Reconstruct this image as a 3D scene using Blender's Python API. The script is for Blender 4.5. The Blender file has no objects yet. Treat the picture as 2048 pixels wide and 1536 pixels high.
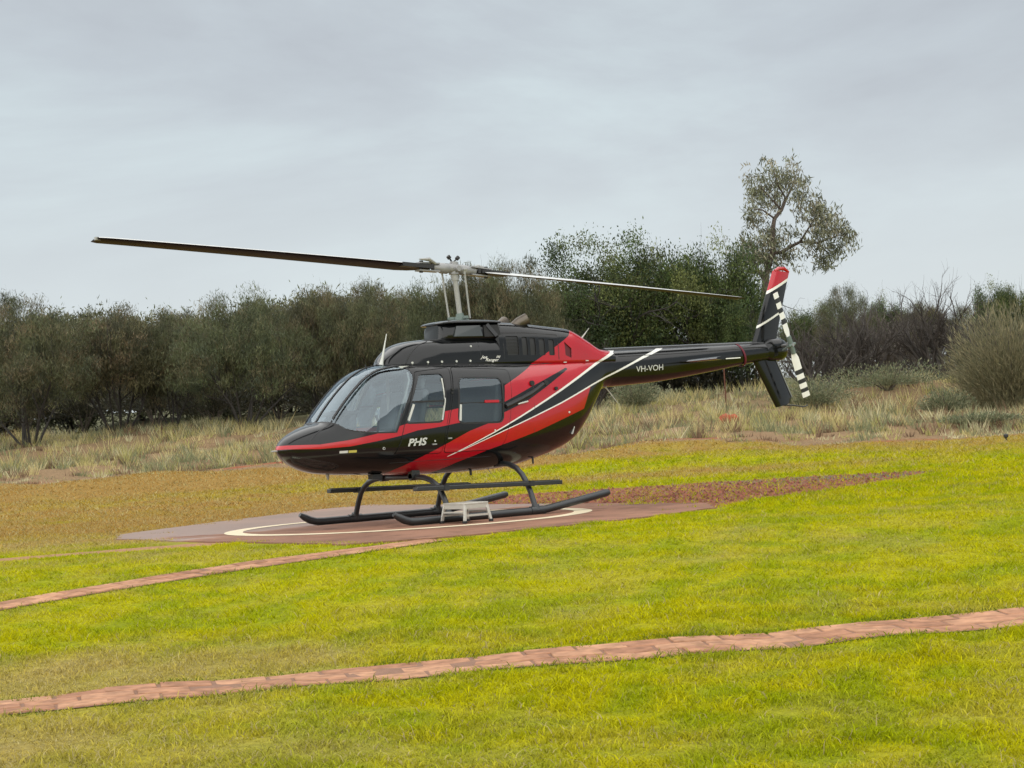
import bpy, bmesh, math, random
import numpy as np
from mathutils import Vector, Matrix

# ------------------------------------------------------------------ camera, world, sun, exposure
SC = bpy.context.scene
COL = SC.collection
CAM = np.array([-11.36189, -20.53408, 1.02929])
YAW, PITCH, ROLL, FPX = 0.93791, 0.02876, -0.06056, 3720.11581
_f = np.array([math.cos(YAW)*math.cos(PITCH), math.sin(YAW)*math.cos(PITCH), math.sin(PITCH)])
_r = np.array([math.sin(YAW), -math.cos(YAW), 0.0]); _u = np.cross(_r, _f)
FWD = _f; RGT = math.cos(ROLL)*_r + math.sin(ROLL)*_u; UPV = -math.sin(ROLL)*_r + math.cos(ROLL)*_u
cam_data = bpy.data.cameras.new('camera'); cam = bpy.data.objects.new('camera', cam_data); COL.objects.link(cam)
cam.matrix_world = Matrix(((RGT[0], UPV[0], -FWD[0], CAM[0]), (RGT[1], UPV[1], -FWD[1], CAM[1]),
                           (RGT[2], UPV[2], -FWD[2], CAM[2]), (0, 0, 0, 1)))
cam_data.sensor_width = 36.0; cam_data.lens = FPX/2048*36.0
cam_data.clip_start = 0.1; cam_data.clip_end = 9000
SC.camera = cam

EXPOSURE = 1.65
SUN_EL, SUN_AZ = math.radians(62), math.radians(205)     # direction towards the sun, azimuth from +x
w = bpy.data.worlds.new('World'); SC.world = w; w.use_nodes = True
nt = w.node_tree; N = nt.nodes; L = nt.links
for n in list(N): N.remove(n)
wo = N.new('ShaderNodeOutputWorld'); bgs = N.new('ShaderNodeBackground'); bgc = N.new('ShaderNodeBackground')
mx = N.new('ShaderNodeMixShader'); mx.inputs[0].default_value = 0.94
sky = N.new('ShaderNodeTexSky'); sky.sky_type = 'NISHITA'; sky.sun_disc = False
sky.sun_elevation = SUN_EL; sky.sun_rotation = math.pi/2 - SUN_AZ
L.new(sky.outputs[0], bgs.inputs[0]); bgs.inputs[1].default_value = 0.06
tc = N.new('ShaderNodeTexCoord'); mp = N.new('ShaderNodeMapping'); mp.inputs['Scale'].default_value = (2.0, 2.0, 6.0)
mp.inputs['Location'].default_value = (0.35, 0.1, 0.2)
nz = N.new('ShaderNodeTexNoise'); nz.inputs['Scale'].default_value = 1.5; nz.inputs['Detail'].default_value = 8; nz.inputs['Roughness'].default_value = 0.56
nz.inputs['Distortion'].default_value = 0.25
L.new(tc.outputs['Generated'], mp.inputs[0]); L.new(mp.outputs[0], nz.inputs['Vector'])
cr = N.new('ShaderNodeValToRGB'); e = cr.color_ramp.elements
e[0].position = 0.37; e[0].color = (0.234, 0.249, 0.266, 1)
e[1].position = 0.62; e[1].color = (0.302, 0.340, 0.352, 1)
m_ = e.new(0.5); m_.color = (0.264, 0.287, 0.304, 1)
L.new(nz.outputs[0], cr.inputs[0])
# overcast: a little lighter in the haze towards the horizon
sx = N.new('ShaderNodeSeparateXYZ'); L.new(tc.outputs['Generated'], sx.inputs[0])
mr = N.new('ShaderNodeMapRange'); mr.inputs[1].default_value = 0.02; mr.inputs[2].default_value = 0.22
mr.inputs[3].default_value = 1.0; mr.inputs[4].default_value = 0.0; mr.interpolation_type = 'SMOOTHSTEP'
L.new(sx.outputs[2], mr.inputs[0])
ml = N.new('ShaderNodeMath'); ml.operation = 'MULTIPLY'; ml.inputs[1].default_value = 0.68; L.new(mr.outputs[0], ml.inputs[0])
cm = N.new('ShaderNodeMixRGB'); cm.inputs[2].default_value = (0.368, 0.397, 0.402, 1)
L.new(ml.outputs[0], cm.inputs[0]); L.new(cr.outputs[0], cm.inputs[1])
L.new(cm.outputs[0], bgc.inputs[0]); bgc.inputs[1].default_value = 0.67
L.new(bgs.outputs[0], mx.inputs[1]); L.new(bgc.outputs[0], mx.inputs[2]); L.new(mx.outputs[0], wo.inputs[0])

sd = bpy.data.lights.new('sun', 'SUN'); sd.energy = 1.5; sd.angle = math.radians(160); sd.color = (1.0, 0.965, 0.91)
so = bpy.data.objects.new('sun', sd); COL.objects.link(so)
sdir = Vector((math.cos(SUN_EL)*math.cos(SUN_AZ), math.cos(SUN_EL)*math.sin(SUN_AZ), math.sin(SUN_EL)))
so.rotation_euler = sdir.to_track_quat('Z', 'Y').to_euler(); so.location = (0, 0, 60)
vs = SC.view_settings; vs.view_transform = 'Standard'; vs.look = 'None'; vs.exposure = EXPOSURE; vs.gamma = 1.0; vs.use_curve_mapping = False

# ------------------------------------------------------------------ helpers
def pchip(xs, ys, x):
    xs=np.asarray(xs,float); ys=np.asarray(ys,float); x=np.clip(np.asarray(x,float),xs[0],xs[-1])
    h=np.diff(xs); d=np.diff(ys)/h; m=np.zeros_like(ys)
    for i in range(1,len(xs)-1):
        if d[i-1]*d[i]>0:
            w1=2*h[i]+h[i-1]; w2=h[i]+2*h[i-1]; m[i]=(w1+w2)/(w1/d[i-1]+w2/d[i])
    m[0]=d[0]; m[-1]=d[-1]
    i=np.clip(np.searchsorted(xs,x,side='right')-1,0,len(xs)-2)
    t=(x-xs[i])/h[i]
    return ((2*t**3-3*t*t+1)*ys[i]+(t**3-2*t*t+t)*h[i]*m[i]+(-2*t**3+3*t*t)*ys[i+1]+(t**3-t*t)*h[i]*m[i+1])

def at(px, py, s):
    """point on the sight line of a photograph pixel at distance s"""
    d = FWD + (px-1024)/FPX*RGT - (py-768)/FPX*UPV
    return CAM + s*d

V2 = np.array([math.cos(YAW), math.sin(YAW)]); R2 = np.array([V2[1], -V2[0]])
GS=[-3000,-300,0,8,12,15,17.5,19.3,20.5,31,38,47,53,60,68,90,130,200,600,3000]
GZ=[-1.2,-.7,-.6,-.56,-.45,-.30,-.13,-.01,0,0,.22,.64,1.12,1.80,2.10,2.75,3.75,5.2,9,14]
def to_sl(x, y): return (x-CAM[0])*V2[0]+(y-CAM[1])*V2[1], (x-CAM[0])*R2[0]+(y-CAM[1])*R2[1]
def from_sl(s, l): return CAM[0]+s*V2[0]+l*R2[0], CAM[1]+s*V2[1]+l*R2[1]
_nr = np.random.RandomState(5)
_waves = {}
def noise(x, y, scale, seed=0):
    """smooth pseudo noise, about -1..1"""
    k=(seed,)
    if k not in _waves:
        r=np.random.RandomState(100+seed); a=r.rand(14)*2*np.pi; f=2**(r.rand(14)*2.6-1.0); _waves[k]=(np.cos(a)*f,np.sin(a)*f,r.rand(14)*6.28,1/np.sqrt(f))
    cx,cy,ph,am=_waves[k]; o=0
    for i in range(14): o=o+am[i]*np.sin((x*cx[i]+y*cy[i])*2*np.pi/scale+ph[i])
    return o/3.2
def ground_z(x, y):
    s,l=to_sl(x,y); z=pchip(GS,GZ,s)
    k=np.clip((s-36)/12,0,1)*np.clip((400-s)/200,0,1)
    z=z+k*0.16*noise(x,y,9,1)+k*np.clip((s-60)/60,0,1)*.5*noise(x,y,60,2)
    k2=np.clip((17-s)/5,0,1)
    return z+k2*0.012*noise(x,y,2.2,3)

def new_obj(name, data, parent=None, **props):
    o=bpy.data.objects.new(name,data); COL.objects.link(o)
    if parent is not None: o.parent=parent
    for k,v in props.items(): o[k]=v
    return o
def thing(name, label, category, loc=(0,0,0), rz=0.0, group=None):
    o=bpy.data.objects.new(name,None); COL.objects.link(o); o.location=loc; o.rotation_euler=(0,0,rz)
    o.empty_display_size=0.3; o['label']=label; o['category']=category
    if group: o['group']=group
    return o

class MB:
    """collects polygons, then becomes ONE mesh object"""
    def __init__(s): s.v=[]; s.f=[]; s.m=[]
    def add(s, vs, fs, mi=0):
        b=len(s.v); s.v+= [tuple(map(float,q)) for q in vs]; s.f+=[tuple(i+b for i in f) for f in fs]; s.m+=[mi]*len(fs)
    def box(s, c, d, mi=0, rz=0, taper=1.0):
        c=Vector(c); hx,hy,hz=d[0]/2,d[1]/2,d[2]/2; R=Matrix.Rotation(rz,3,'Z')
        vs=[]
        for z,k in((-hz,1),(hz,taper)):
            for x,y in((-hx,-hy),(hx,-hy),(hx,hy),(-hx,hy)): vs.append(c+R@Vector((x*k,y*k,z)))
        s.add(vs,[(3,2,1,0),(4,5,6,7),(0,1,5,4),(1,2,6,5),(2,3,7,6),(3,0,4,7)],mi)
    def bar(s, a, b, w, h, mi=0, up=(0,0,1)):
        a=Vector(a); b=Vector(b); d=(b-a).normalized(); sd=d.cross(Vector(up)).normalized(); u=sd.cross(d)
        vs=[]
        for q in(a,b):
            for i,j in((-1,-1),(1,-1),(1,1),(-1,1)): vs.append(q+sd*i*w/2+u*j*h/2)
        s.add(vs,[(0,1,2,3),(7,6,5,4),(0,4,5,1),(1,5,6,2),(2,6,7,3),(3,7,4,0)],mi)
    def tube(s, pts, r, n=10, mi=0, cap=True, squash=None):
        P=[Vector(p) for p in pts]; k=len(P); rr=r if hasattr(r,'__len__') else [r]*k
        t0=(P[1]-P[0]).normalized(); ref=Vector((0,0,1)) if abs(t0.z)<.9 else Vector((1,0,0))
        sd=t0.cross(ref).normalized(); vs=[]
        for i,p in enumerate(P):
            t=(P[min(i+1,k-1)]-P[max(i-1,0)]).normalized()
            sd=(sd-t*sd.dot(t)).normalized(); u=t.cross(sd)
            for j in range(n):
                a=2*math.pi*j/n; vs.append(p+(sd*math.cos(a)+u*math.sin(a))*rr[i])
        fs=[]
        for i in range(k-1):
            for j in range(n): fs.append((i*n+j,i*n+(j+1)%n,(i+1)*n+(j+1)%n,(i+1)*n+j))
        if cap: fs.append(tuple(range(n-1,-1,-1))); fs.append(tuple((k-1)*n+j for j in range(n)))
        s.add(vs,fs,mi)
    def build(s, name, mats, parent=None, smooth=True, bevel=0, auto=None, **props):
        me=bpy.data.meshes.new(name); me.from_pydata(s.v,[],s.f); me.update()
        for m in (mats if isinstance(mats,(list,tuple)) else [mats]): me.materials.append(m)
        me.polygons.foreach_set('material_index',s.m)
        bmn=bmesh.new(); bmn.from_mesh(me); bmesh.ops.recalc_face_normals(bmn,faces=bmn.faces); bmn.to_mesh(me); bmn.free()
        if smooth:
            me.polygons.foreach_set('use_smooth',[True]*len(me.polygons)); me.set_sharp_from_angle(angle=math.radians(auto or 38))
        o=new_obj(name,me,parent,**props)
        if bevel:
            b=o.modifiers.new('bevel','BEVEL'); b.width=bevel; b.segments=2; b.limit_method='ANGLE'
        return o

def fast_mesh(name, verts, faces, mat, colors=None, smooth=False):
    """verts (n,3), faces list of (m,k) index arrays; colors per vertex (n,3)"""
    me=bpy.data.meshes.new(name); verts=np.asarray(verts,np.float32)
    me.vertices.add(len(verts)); me.vertices.foreach_set('co',verts.ravel())
    tot=sum(f.size for f in faces); npol=sum(len(f) for f in faces)
    me.loops.add(tot); me.polygons.add(npol)
    me.loops.foreach_set('vertex_index',np.concatenate([f.ravel() for f in faces]).astype(np.int32))
    ls=[];o=0
    for f in faces:
        ls.append(o+np.arange(len(f))*f.shape[1]); o+=f.size
    me.polygons.foreach_set('loop_start',np.concatenate(ls).astype(np.int32))
    me.update(calc_edges=True)
    if smooth: me.polygons.foreach_set('use_smooth',np.ones(npol,bool))
    if colors is not None:
        a=me.color_attributes.new('Col','FLOAT_COLOR','POINT'); c=np.ones((len(verts),4),np.float32); c[:,:3]=colors
        a.data.foreach_set('color',c.ravel())
    me.materials.append(mat)
    return me

# ------------------------------------------------------------------ materials
def pset(b, **k):
    for n,v in k.items(): b.inputs[n].default_value=v
def mat(name, col, rough=.5, metal=0., coat=0., var=.12, vscale=6., bump=0., bscale=60., rvar=0., spec=.5, coords='Object', coat_r=.04):
    m=bpy.data.materials.new(name); m.use_nodes=True; t=m.node_tree; b=t.nodes['Principled BSDF']
    pset(b,Roughness=rough,Metallic=metal); b.inputs['Coat Weight'].default_value=coat; b.inputs['Coat Roughness'].default_value=coat_r
    b.inputs['Specular IOR Level'].default_value=spec
    tc=t.nodes.new('ShaderNodeTexCoord')
    nz=t.nodes.new('ShaderNodeTexNoise'); nz.inputs['Scale'].default_value=vscale; nz.inputs['Detail'].default_value=6
    t.links.new(tc.outputs[coords],nz.inputs['Vector'])
    mxn=t.nodes.new('ShaderNodeMixRGB'); c=np.array(col)
    mxn.inputs[1].default_value=(*(c*(1-var)),1); mxn.inputs[2].default_value=(*np.minimum(c*(1+var),1),1)
    t.links.new(nz.outputs[0],mxn.inputs[0]); t.links.new(mxn.outputs[0],b.inputs['Base Color'])
    if rvar:
        r=t.nodes.new('ShaderNodeMapRange'); r.inputs[3].default_value=max(rough-rvar,.02); r.inputs[4].default_value=rough+rvar
        t.links.new(nz.outputs[0],r.inputs[0]); t.links.new(r.outputs[0],b.inputs['Roughness'])
    if bump:
        n2=t.nodes.new('ShaderNodeTexNoise'); n2.inputs['Scale'].default_value=bscale; n2.inputs['Detail'].default_value=4
        t.links.new(tc.outputs[coords],n2.inputs['Vector'])
        bp=t.nodes.new('ShaderNodeBump'); bp.inputs['Strength'].default_value=bump; bp.inputs['Distance'].default_value=.02
        t.links.new(n2.outputs[0],bp.inputs['Height']); t.links.new(bp.outputs[0],b.inputs['Normal'])
    return m
def leafmat(name, transl=.25, rough=.6, spec=.3):
    m=bpy.data.materials.new(name); m.use_nodes=True; t=m.node_tree; b=t.nodes['Principled BSDF']
    a=t.nodes.new('ShaderNodeAttribute'); a.attribute_name='Col'
    t.links.new(a.outputs['Color'],b.inputs['Base Color']); b.inputs['Roughness'].default_value=rough; b.inputs['Specular IOR Level'].default_value=spec
    tr=t.nodes.new('ShaderNodeBsdfTranslucent'); t.links.new(a.outputs['Color'],tr.inputs[0])
    mxs=t.nodes.new('ShaderNodeMixShader'); mxs.inputs[0].default_value=transl
    t.links.new(b.outputs[0],mxs.inputs[1]); t.links.new(tr.outputs[0],mxs.inputs[2]); t.links.new(mxs.outputs[0],t.nodes['Material Output'].inputs[0])
    return m

M={}
M['black']=mat('black_paint',(.005,.0055,.006),.14,0,.2,.25,3,rvar=.05,spec=.32,bump=.10,bscale=2.6)
M['red']=mat('red_paint',(.40,.003,.012),.22,0,.3,.12,3,rvar=.06,bump=.10,bscale=2.6)
M['white']=mat('white_paint',(.74,.73,.68),.32,0,.4,.05)
M['rubber']=mat('black_rubber',(.012,.012,.013),.55,var=.2)
M['skid']=mat('satin_black_metal',(.016,.018,.019),.36,0,.1,.3,8,bump=.15,bscale=120,rvar=.1)
M['grey_metal']=mat('pale_grey_metal',(.30,.30,.285),.42,.25,0,.12,20,rvar=.1)
M['alu']=mat('worn_aluminium',(.44,.42,.37),.42,.35,0,.15,25,bump=.1,rvar=.12)
M['dark']=mat('dark_void',(.006,.006,.007),.7)
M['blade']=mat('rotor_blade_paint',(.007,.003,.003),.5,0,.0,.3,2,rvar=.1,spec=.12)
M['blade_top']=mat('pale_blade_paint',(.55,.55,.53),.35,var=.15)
M['exhaust']=mat('heat_stained_steel',(.13,.11,.09),.45,.75,0,.3,14,rvar=.12)
M['seat']=mat('grey_seat_cloth',(.17,.18,.18),.8,var=.15,vscale=30)
M['cream']=mat('pale_trim',(.52,.53,.49),.6)
M['hub']=mat('grey_white_hub',(.25,.25,.25),.4,.1,0,.2,15,rvar=.1)
M['inter']=mat('interior_grey',(.05,.053,.056),.7)
M['steel']=mat('steel',(.35,.35,.34),.35,.8)
M['amber']=mat('yellow_placard',(.45,.40,.08),.5)
M['green_metal']=mat('green_grey_metal',(.13,.17,.15),.5,.2)
def glass(name, tint, refl_ior=1.5, dust=.08):
    m=bpy.data.materials.new(name); m.use_nodes=True; t=m.node_tree
    for n in list(t.nodes):
        if n.type!='OUTPUT_MATERIAL': t.nodes.remove(n)
    tr=t.nodes.new('ShaderNodeBsdfTransparent'); tr.inputs[0].default_value=(*tint,1)
    gl=t.nodes.new('ShaderNodeBsdfGlossy'); gl.inputs['Roughness'].default_value=.02; gl.inputs[0].default_value=(.80,.92,1,1)
    fr=t.nodes.new('ShaderNodeFresnel'); fr.inputs[0].default_value=refl_ior
    # faint uneven film on the acrylic
    tc=t.nodes.new('ShaderNodeTexCoord'); nz=t.nodes.new('ShaderNodeTexNoise'); nz.inputs['Scale'].default_value=1.6
    t.links.new(tc.outputs['Object'],nz.inputs[0]); bp=t.nodes.new('ShaderNodeBump'); bp.inputs['Strength'].default_value=.015; bp.inputs['Distance'].default_value=.1
    df=t.nodes.new('ShaderNodeBsdfDiffuse'); df.inputs[0].default_value=(.55,.60,.62,1); dm=t.nodes.new('ShaderNodeMixShader'); dm.inputs[0].default_value=dust
    t.links.new(tr.outputs[0],dm.inputs[1]); t.links.new(df.outputs[0],dm.inputs[2])
    mxs=t.nodes.new('ShaderNodeMixShader'); t.links.new(fr.outputs[0],mxs.inputs[0]); t.links.new(dm.outputs[0],mxs.inputs[1]); t.links.new(gl.outputs[0],mxs.inputs[2])
    t.links.new(mxs.outputs[0],t.nodes['Material Output'].inputs[0])
    return m
M['glass']=glass('clear_acrylic',(.80,.88,.91),2.1,.010)
M['glass_side']=glass('side_acrylic',(.76,.85,.89),1.8,.008)
M['leaf']=leafmat('leaf_colour',.22)
M['grass']=leafmat('grass_colour',.40,.8,.08)
M['bark']=mat('dark_bark',(.030,.026,.022),.85,var=.4,vscale=9,bump=.5,bscale=20)
M['twig']=mat('grey_brown_twig',(.085,.069,.055),.85,var=.3,vscale=3)
M['darktwig']=mat('dark_twig',(.045,.037,.031),.85,var=.3,vscale=3)
M['gumbark']=mat('brown_gum_bark',(.075,.055,.042),.8,var=.45,vscale=5)
M['rust']=mat('rusty_iron',(.10,.035,.018),.8,var=.4,vscale=30)
M['redsoil']=mat('red_soil',(.30,.075,.030),.9,var=.3,vscale=5,bump=.8,bscale=18)

# ------------------------------------------------------------------ ground
PAD=[(-1.22,-3.55),(-.4,-3.95),(.45,-4.05),(2.4,-3.92),(4.2,-3.38),(5.15,-2.2),(5.35,.2),(5.45,4.0),(5.7,7.2),(4.6,6.9),(3.4,6.2),(1.35,4.95),(-.55,3.65),(-1.15,2.3),(-1.25,0)]
GRAVEL=[(4.2,-3.3),(4.6,-3.05),(5.9,-2.2),(8.7,-1.35),(11.2,-.1),(13.6,1.2),(13.2,1.9),(12.2,2.9),(11.1,3.9),(9.6,4.9),(8.4,5.9),(7.4,6.0),(6.4,5.2),(5.2,4.0),(5.2,-1)]
STRIP=[(-4.6,.75),(-3.6,.25),(-2.0,-.15),(-1.1,-.4),(-1.1,-1.1),(-1.6,-1.15),(-2.5,-.75),(-3.8,-.45),(-4.6,0)]
LOW=np.array([(-12.4,-7.6),(-10.2,-8.25),(-7.16,-9.2),(-6.41,-9.47),(-5.72,-9.80),(-5.11,-10.06),(-4.11,-10.55),(-3.37,-10.98),(-2.78,-11.32),(-.99,-12.19),(1.3,-13.4),(3.5,-14.6)])
UPP=np.array([(-9.5,-5.3),(-7.2,-4.72),(-5.3,-4.40),(-4.3,-4.27),(-3.22,-4.19),(-2.38,-4.22),(-1.63,-4.32),(-1.0,-4.27),(-.3,-4.12)])
LOW_HW, UPP_HW = .33, .21
def in_poly(x,y,poly):
    x=np.asarray(x);y=np.asarray(y); r=np.zeros(x.shape,bool); n=len(poly)
    for i in range(n):
        x1,y1=poly[i]; x2,y2=poly[(i+1)%n]
        if y1==y2: continue
        c=((y1>y)!=(y2>y))&(x<(x2-x1)*(y-y1)/(y2-y1)+x1); r^=c
    return r
def resample(P,step):
    # smooth centreline by arc length
    t=np.concatenate([[0],np.cumsum(np.hypot(*np.diff(P,axis=0).T))]); q=np.arange(0,t[-1],step)
    return np.stack([pchip(t,P[:,0],q),pchip(t,P[:,1],q)],1)
def smooth_line(F,k):
    for _ in range(k): F=np.concatenate([F[:1],(F[:-2]+2*F[1:-1]+F[2:])/4,F[-1:]])
    return F
LOWF=smooth_line(resample(LOW,.05),260); UPPF=smooth_line(resample(UPP,.05),120)
def dist_line(x,y,F):
    x=np.ravel(x);y=np.ravel(y); d=np.full(x.shape,9e9)
    bx=(F[:,0].min()-2,F[:,0].max()+2,F[:,1].min()-2,F[:,1].max()+2)
    m=(x>bx[0])&(x<bx[1])&(y>bx[2])&(y<bx[3]); xi=x[m]; yi=y[m]; dm=np.full(xi.shape,9e9)
    for k in range(0,len(F),2): dm=np.minimum(dm,(xi-F[k,0])**2+(yi-F[k,1])**2)
    d[m]=np.sqrt(dm); return d
def blob(s,l,s0,l0,rs,rl): return np.exp(-(((s-s0)/rs)**2+((l-l0)/rl)**2))
def scrub_edge(l): return np.interp(l,[-30,-6,2,6,9,14,30],[47.5,47,46.5,44.5,43,42,41])
def dryness(x,y):
    s,l=to_sl(x,y)
    d=.03+.10*noise(x,y,3.2,11)+.10*noise(x,y,.9,12)
    d=d+.75*blob(s,l,12.9,-3.3,1.1,1.9)+.72*blob(s,l,10.2,-3.0,1.5,1.5)+.30*blob(s,l,9.4,-.9,.9,1.6)
    back=np.clip((s-20.5)/4,0,1)*np.clip((-.5-l+.10*(s-25))/2.5,0,1)
    d=d+.88*back*(1-.5*blob(s,l,39,-2,3,4))
    d=d+.80*np.clip((s-(scrub_edge(l)-6.5))/4.5,0,1)
    d=d+.8*blob(s,l,36.0,3.0,1.3,4.5)+.5*blob(s,l,31,-3,3,3)+.18*blob(s,l,14.2,2.8,.7,1.4)
    d=d+.35*np.clip(1-np.abs(s-20.0)/1.0,0,1)*np.clip((-2-l)/2,0,1)
    return np.clip(d,0,1)
def soil_masks(x,y):
    s,l=to_sl(x,y)
    scrub=np.clip((s-scrub_edge(l)-.35*noise(x,y,2.6,21))/.5,0,1)
    red=np.clip(1.5*blob(s,l,48.4,-6.5,.45,1.1)+1.3*blob(s,l,46.9,4.4,.5,1.0)+1.0*blob(s,l,43.6,9.0,.2,1.1)+.8*blob(s,l,49.5,1.2,.3,.7)+.6*blob(s,l,45.6,6.3,.15,.7)+.5*blob(s,l,47.6,-11,.15,1.6),0,1)*np.clip(.75+.6*noise(x,y,.8,22),0,1)
    return scrub,red
GREEN=np.array((.435,.412,.002)); GREEN2=np.array((.250,.315,.002)); DRY=np.array((.440,.335,.100)); BROWN=np.array((.370,.225,.055))
def lawn_colour(x,y,rnd=None):
    s,l=to_sl(x,y); d=dryness(x,y)[...,None]
    g=np.clip(.45+.5*noise(x,y,1.6,31)+.4*noise(x,y,.45,32),0,1)[...,None]
    back=(np.clip((s-22)/6,0,1))[...,None]
    dry=DRY*(1-back)+BROWN*back
    c=(GREEN*(1-g*.7)+GREEN2*(g*.7))*(1-d)+dry*d
    if rnd is not None: c=c*(.55+.80*rnd[...,None])
    return c
def ground_colour(x,y):
    c=lawn_colour(x,y)*.70
    scrub,red=soil_masks(x,y); s,l=to_sl(x,y)
    soil=np.array((.225,.148,.080))+0*c; far=np.array((.105,.105,.055))
    soil=soil*(1-np.clip((s-55)/15,0,1)[...,None])+far*np.clip((s-55)/15,0,1)[...,None]
    c=c*(1-scrub[...,None])+soil*scrub[...,None]
    r=np.clip(red*1.5,0,1)[...,None]; c=c*(1-r)+np.array((.27,.075,.034))*r
    g=in_poly(x,y,GRAVEL)[...,None]; gc=np.array((.250,.100,.062))*(1-np.clip((x-9.5)/2.5,0,1)[...,None])+np.array((.14,.105,.080))*np.clip((x-9.5)/2.5,0,1)[...,None]
    c=np.where(g,gc,c)
    g=in_poly(x,y,STRIP)[...,None]; c=np.where(g,np.array((.36,.20,.11)),c)
    return c
sv=np.concatenate([-np.geomspace(3000,4,30),np.linspace(-2,7.5,16),np.arange(7.7,26,.11),np.arange(26,62,.27),np.geomspace(62,4200,46)])
uu=np.sinh(np.linspace(-1.9,1.9,241))/np.sinh(1.9)
S_,U_=np.meshgrid(sv,uu,indexing='ij'); W_=12+.62*np.abs(S_)+np.clip(np.abs(S_)-100,0,None)*1.2
GX,GY=from_sl(S_,U_*W_); GZg=ground_z(GX,GY)
nr,nc=S_.shape; idx=np.arange(nr*nc).reshape(nr,nc)
gf=np.stack([idx[:-1,:-1],idx[:-1,1:],idx[1:,1:],idx[1:,:-1]],-1).reshape(-1,4)[:,::-1]
gm=bpy.data.materials.new('ground_cover'); gm.use_nodes=True; t=gm.node_tree; b=t.nodes['Principled BSDF']; b.inputs['Roughness'].default_value=.95; b.inputs['Specular IOR Level'].default_value=.15
a=t.nodes.new('ShaderNodeAttribute'); a.attribute_name='Col'; tc=t.nodes.new('ShaderNodeTexCoord')
n1=t.nodes.new('ShaderNodeTexNoise'); n1.inputs['Scale'].default_value=14; n1.inputs['Detail'].default_value=8; n1.inputs['Roughness'].default_value=.7; t.links.new(tc.outputs['Object'],n1.inputs[0])
mr_=t.nodes.new('ShaderNodeMapRange'); mr_.inputs[1].default_value=.3; mr_.inputs[2].default_value=.7; mr_.inputs[3].default_value=.55; mr_.inputs[4].default_value=1.35; t.links.new(n1.outputs[0],mr_.inputs[0])
vm=t.nodes.new('ShaderNodeVectorMath'); vm.operation='SCALE'; t.links.new(a.outputs['Color'],vm.inputs[0]); t.links.new(mr_.outputs[0],vm.inputs['Scale']); t.links.new(vm.outputs[0],b.inputs['Base Color'])
bp_=t.nodes.new('ShaderNodeBump'); bp_.inputs['Strength'].default_value=.9; bp_.inputs['Distance'].default_value=.04; t.links.new(n1.outputs[0],bp_.inputs['Height']); t.links.new(bp_.outputs[0],b.inputs['Normal'])
gme=fast_mesh('ground',np.stack([GX.ravel(),GY.ravel(),GZg.ravel()],1),[gf],gm,ground_colour(GX.ravel(),GY.ravel()),smooth=True)
new_obj('ground',gme,kind='structure')

# pad: thin concrete slab
pm=bpy.data.materials.new('stained_concrete'); pm.use_nodes=True; t=pm.node_tree; b=t.nodes['Principled BSDF']
tc=t.nodes.new('ShaderNodeTexCoord'); n1=t.nodes.new('ShaderNodeTexNoise'); n1.inputs['Scale'].default_value=.75; n1.inputs['Detail'].default_value=6; n1.inputs['Distortion'].default_value=.6; t.links.new(tc.outputs['Object'],n1.inputs[0])
cr=t.nodes.new('ShaderNodeValToRGB'); e=cr.color_ramp.elements; e[0].position=.3; e[0].color=(.20,.108,.074,1); e[1].position=.72; e[1].color=(.36,.190,.125,1); t.links.new(n1.outputs[0],cr.inputs[0])
n2=t.nodes.new('ShaderNodeTexNoise'); n2.inputs['Scale'].default_value=40; n2.inputs['Detail'].default_value=5; t.links.new(tc.outputs['Object'],n2.inputs[0])
n5=t.nodes.new('ShaderNodeTexNoise'); n5.inputs['Scale'].default_value=2.3; n5.inputs['Detail'].default_value=5; t.links.new(tc.outputs['Object'],n5.inputs[0]); r5=t.nodes.new('ShaderNodeMapRange'); r5.inputs[1].default_value=.56; r5.inputs[2].default_value=.70; t.links.new(n5.outputs[0],r5.inputs[0]); st5=t.nodes.new('ShaderNodeMixRGB'); st5.blend_type='MULTIPLY'; st5.inputs[2].default_value=(.55,.55,.56,1); t.links.new(r5.outputs[0],st5.inputs[0]); t.links.new(cr.outputs[0],st5.inputs[1])
mxc=t.nodes.new('ShaderNodeMixRGB'); mxc.blend_type='MULTIPLY'; mxc.inputs[0].default_value=.35; t.links.new(st5.outputs[0],mxc.inputs[1]); t.links.new(n2.outputs[0],mxc.inputs[2])
# rain water standing on the far side of the slab: smoother, with a pale sky sheen painted into its colour
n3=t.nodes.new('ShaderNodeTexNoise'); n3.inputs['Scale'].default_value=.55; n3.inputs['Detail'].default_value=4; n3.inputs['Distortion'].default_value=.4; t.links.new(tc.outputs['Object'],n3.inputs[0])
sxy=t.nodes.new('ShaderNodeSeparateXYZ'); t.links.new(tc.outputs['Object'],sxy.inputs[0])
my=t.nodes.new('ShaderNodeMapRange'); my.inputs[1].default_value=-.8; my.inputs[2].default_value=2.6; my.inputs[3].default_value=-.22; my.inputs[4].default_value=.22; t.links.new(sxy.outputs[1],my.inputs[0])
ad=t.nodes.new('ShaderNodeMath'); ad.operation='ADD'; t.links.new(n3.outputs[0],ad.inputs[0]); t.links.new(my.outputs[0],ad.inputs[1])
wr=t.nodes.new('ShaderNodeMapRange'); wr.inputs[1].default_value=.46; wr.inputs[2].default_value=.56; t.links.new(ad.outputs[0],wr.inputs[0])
rr_=t.nodes.new('ShaderNodeMapRange'); rr_.inputs[3].default_value=.75; rr_.inputs[4].default_value=.30; t.links.new(wr.outputs[0],rr_.inputs[0]); t.links.new(rr_.outputs[0],b.inputs['Roughness'])
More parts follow.
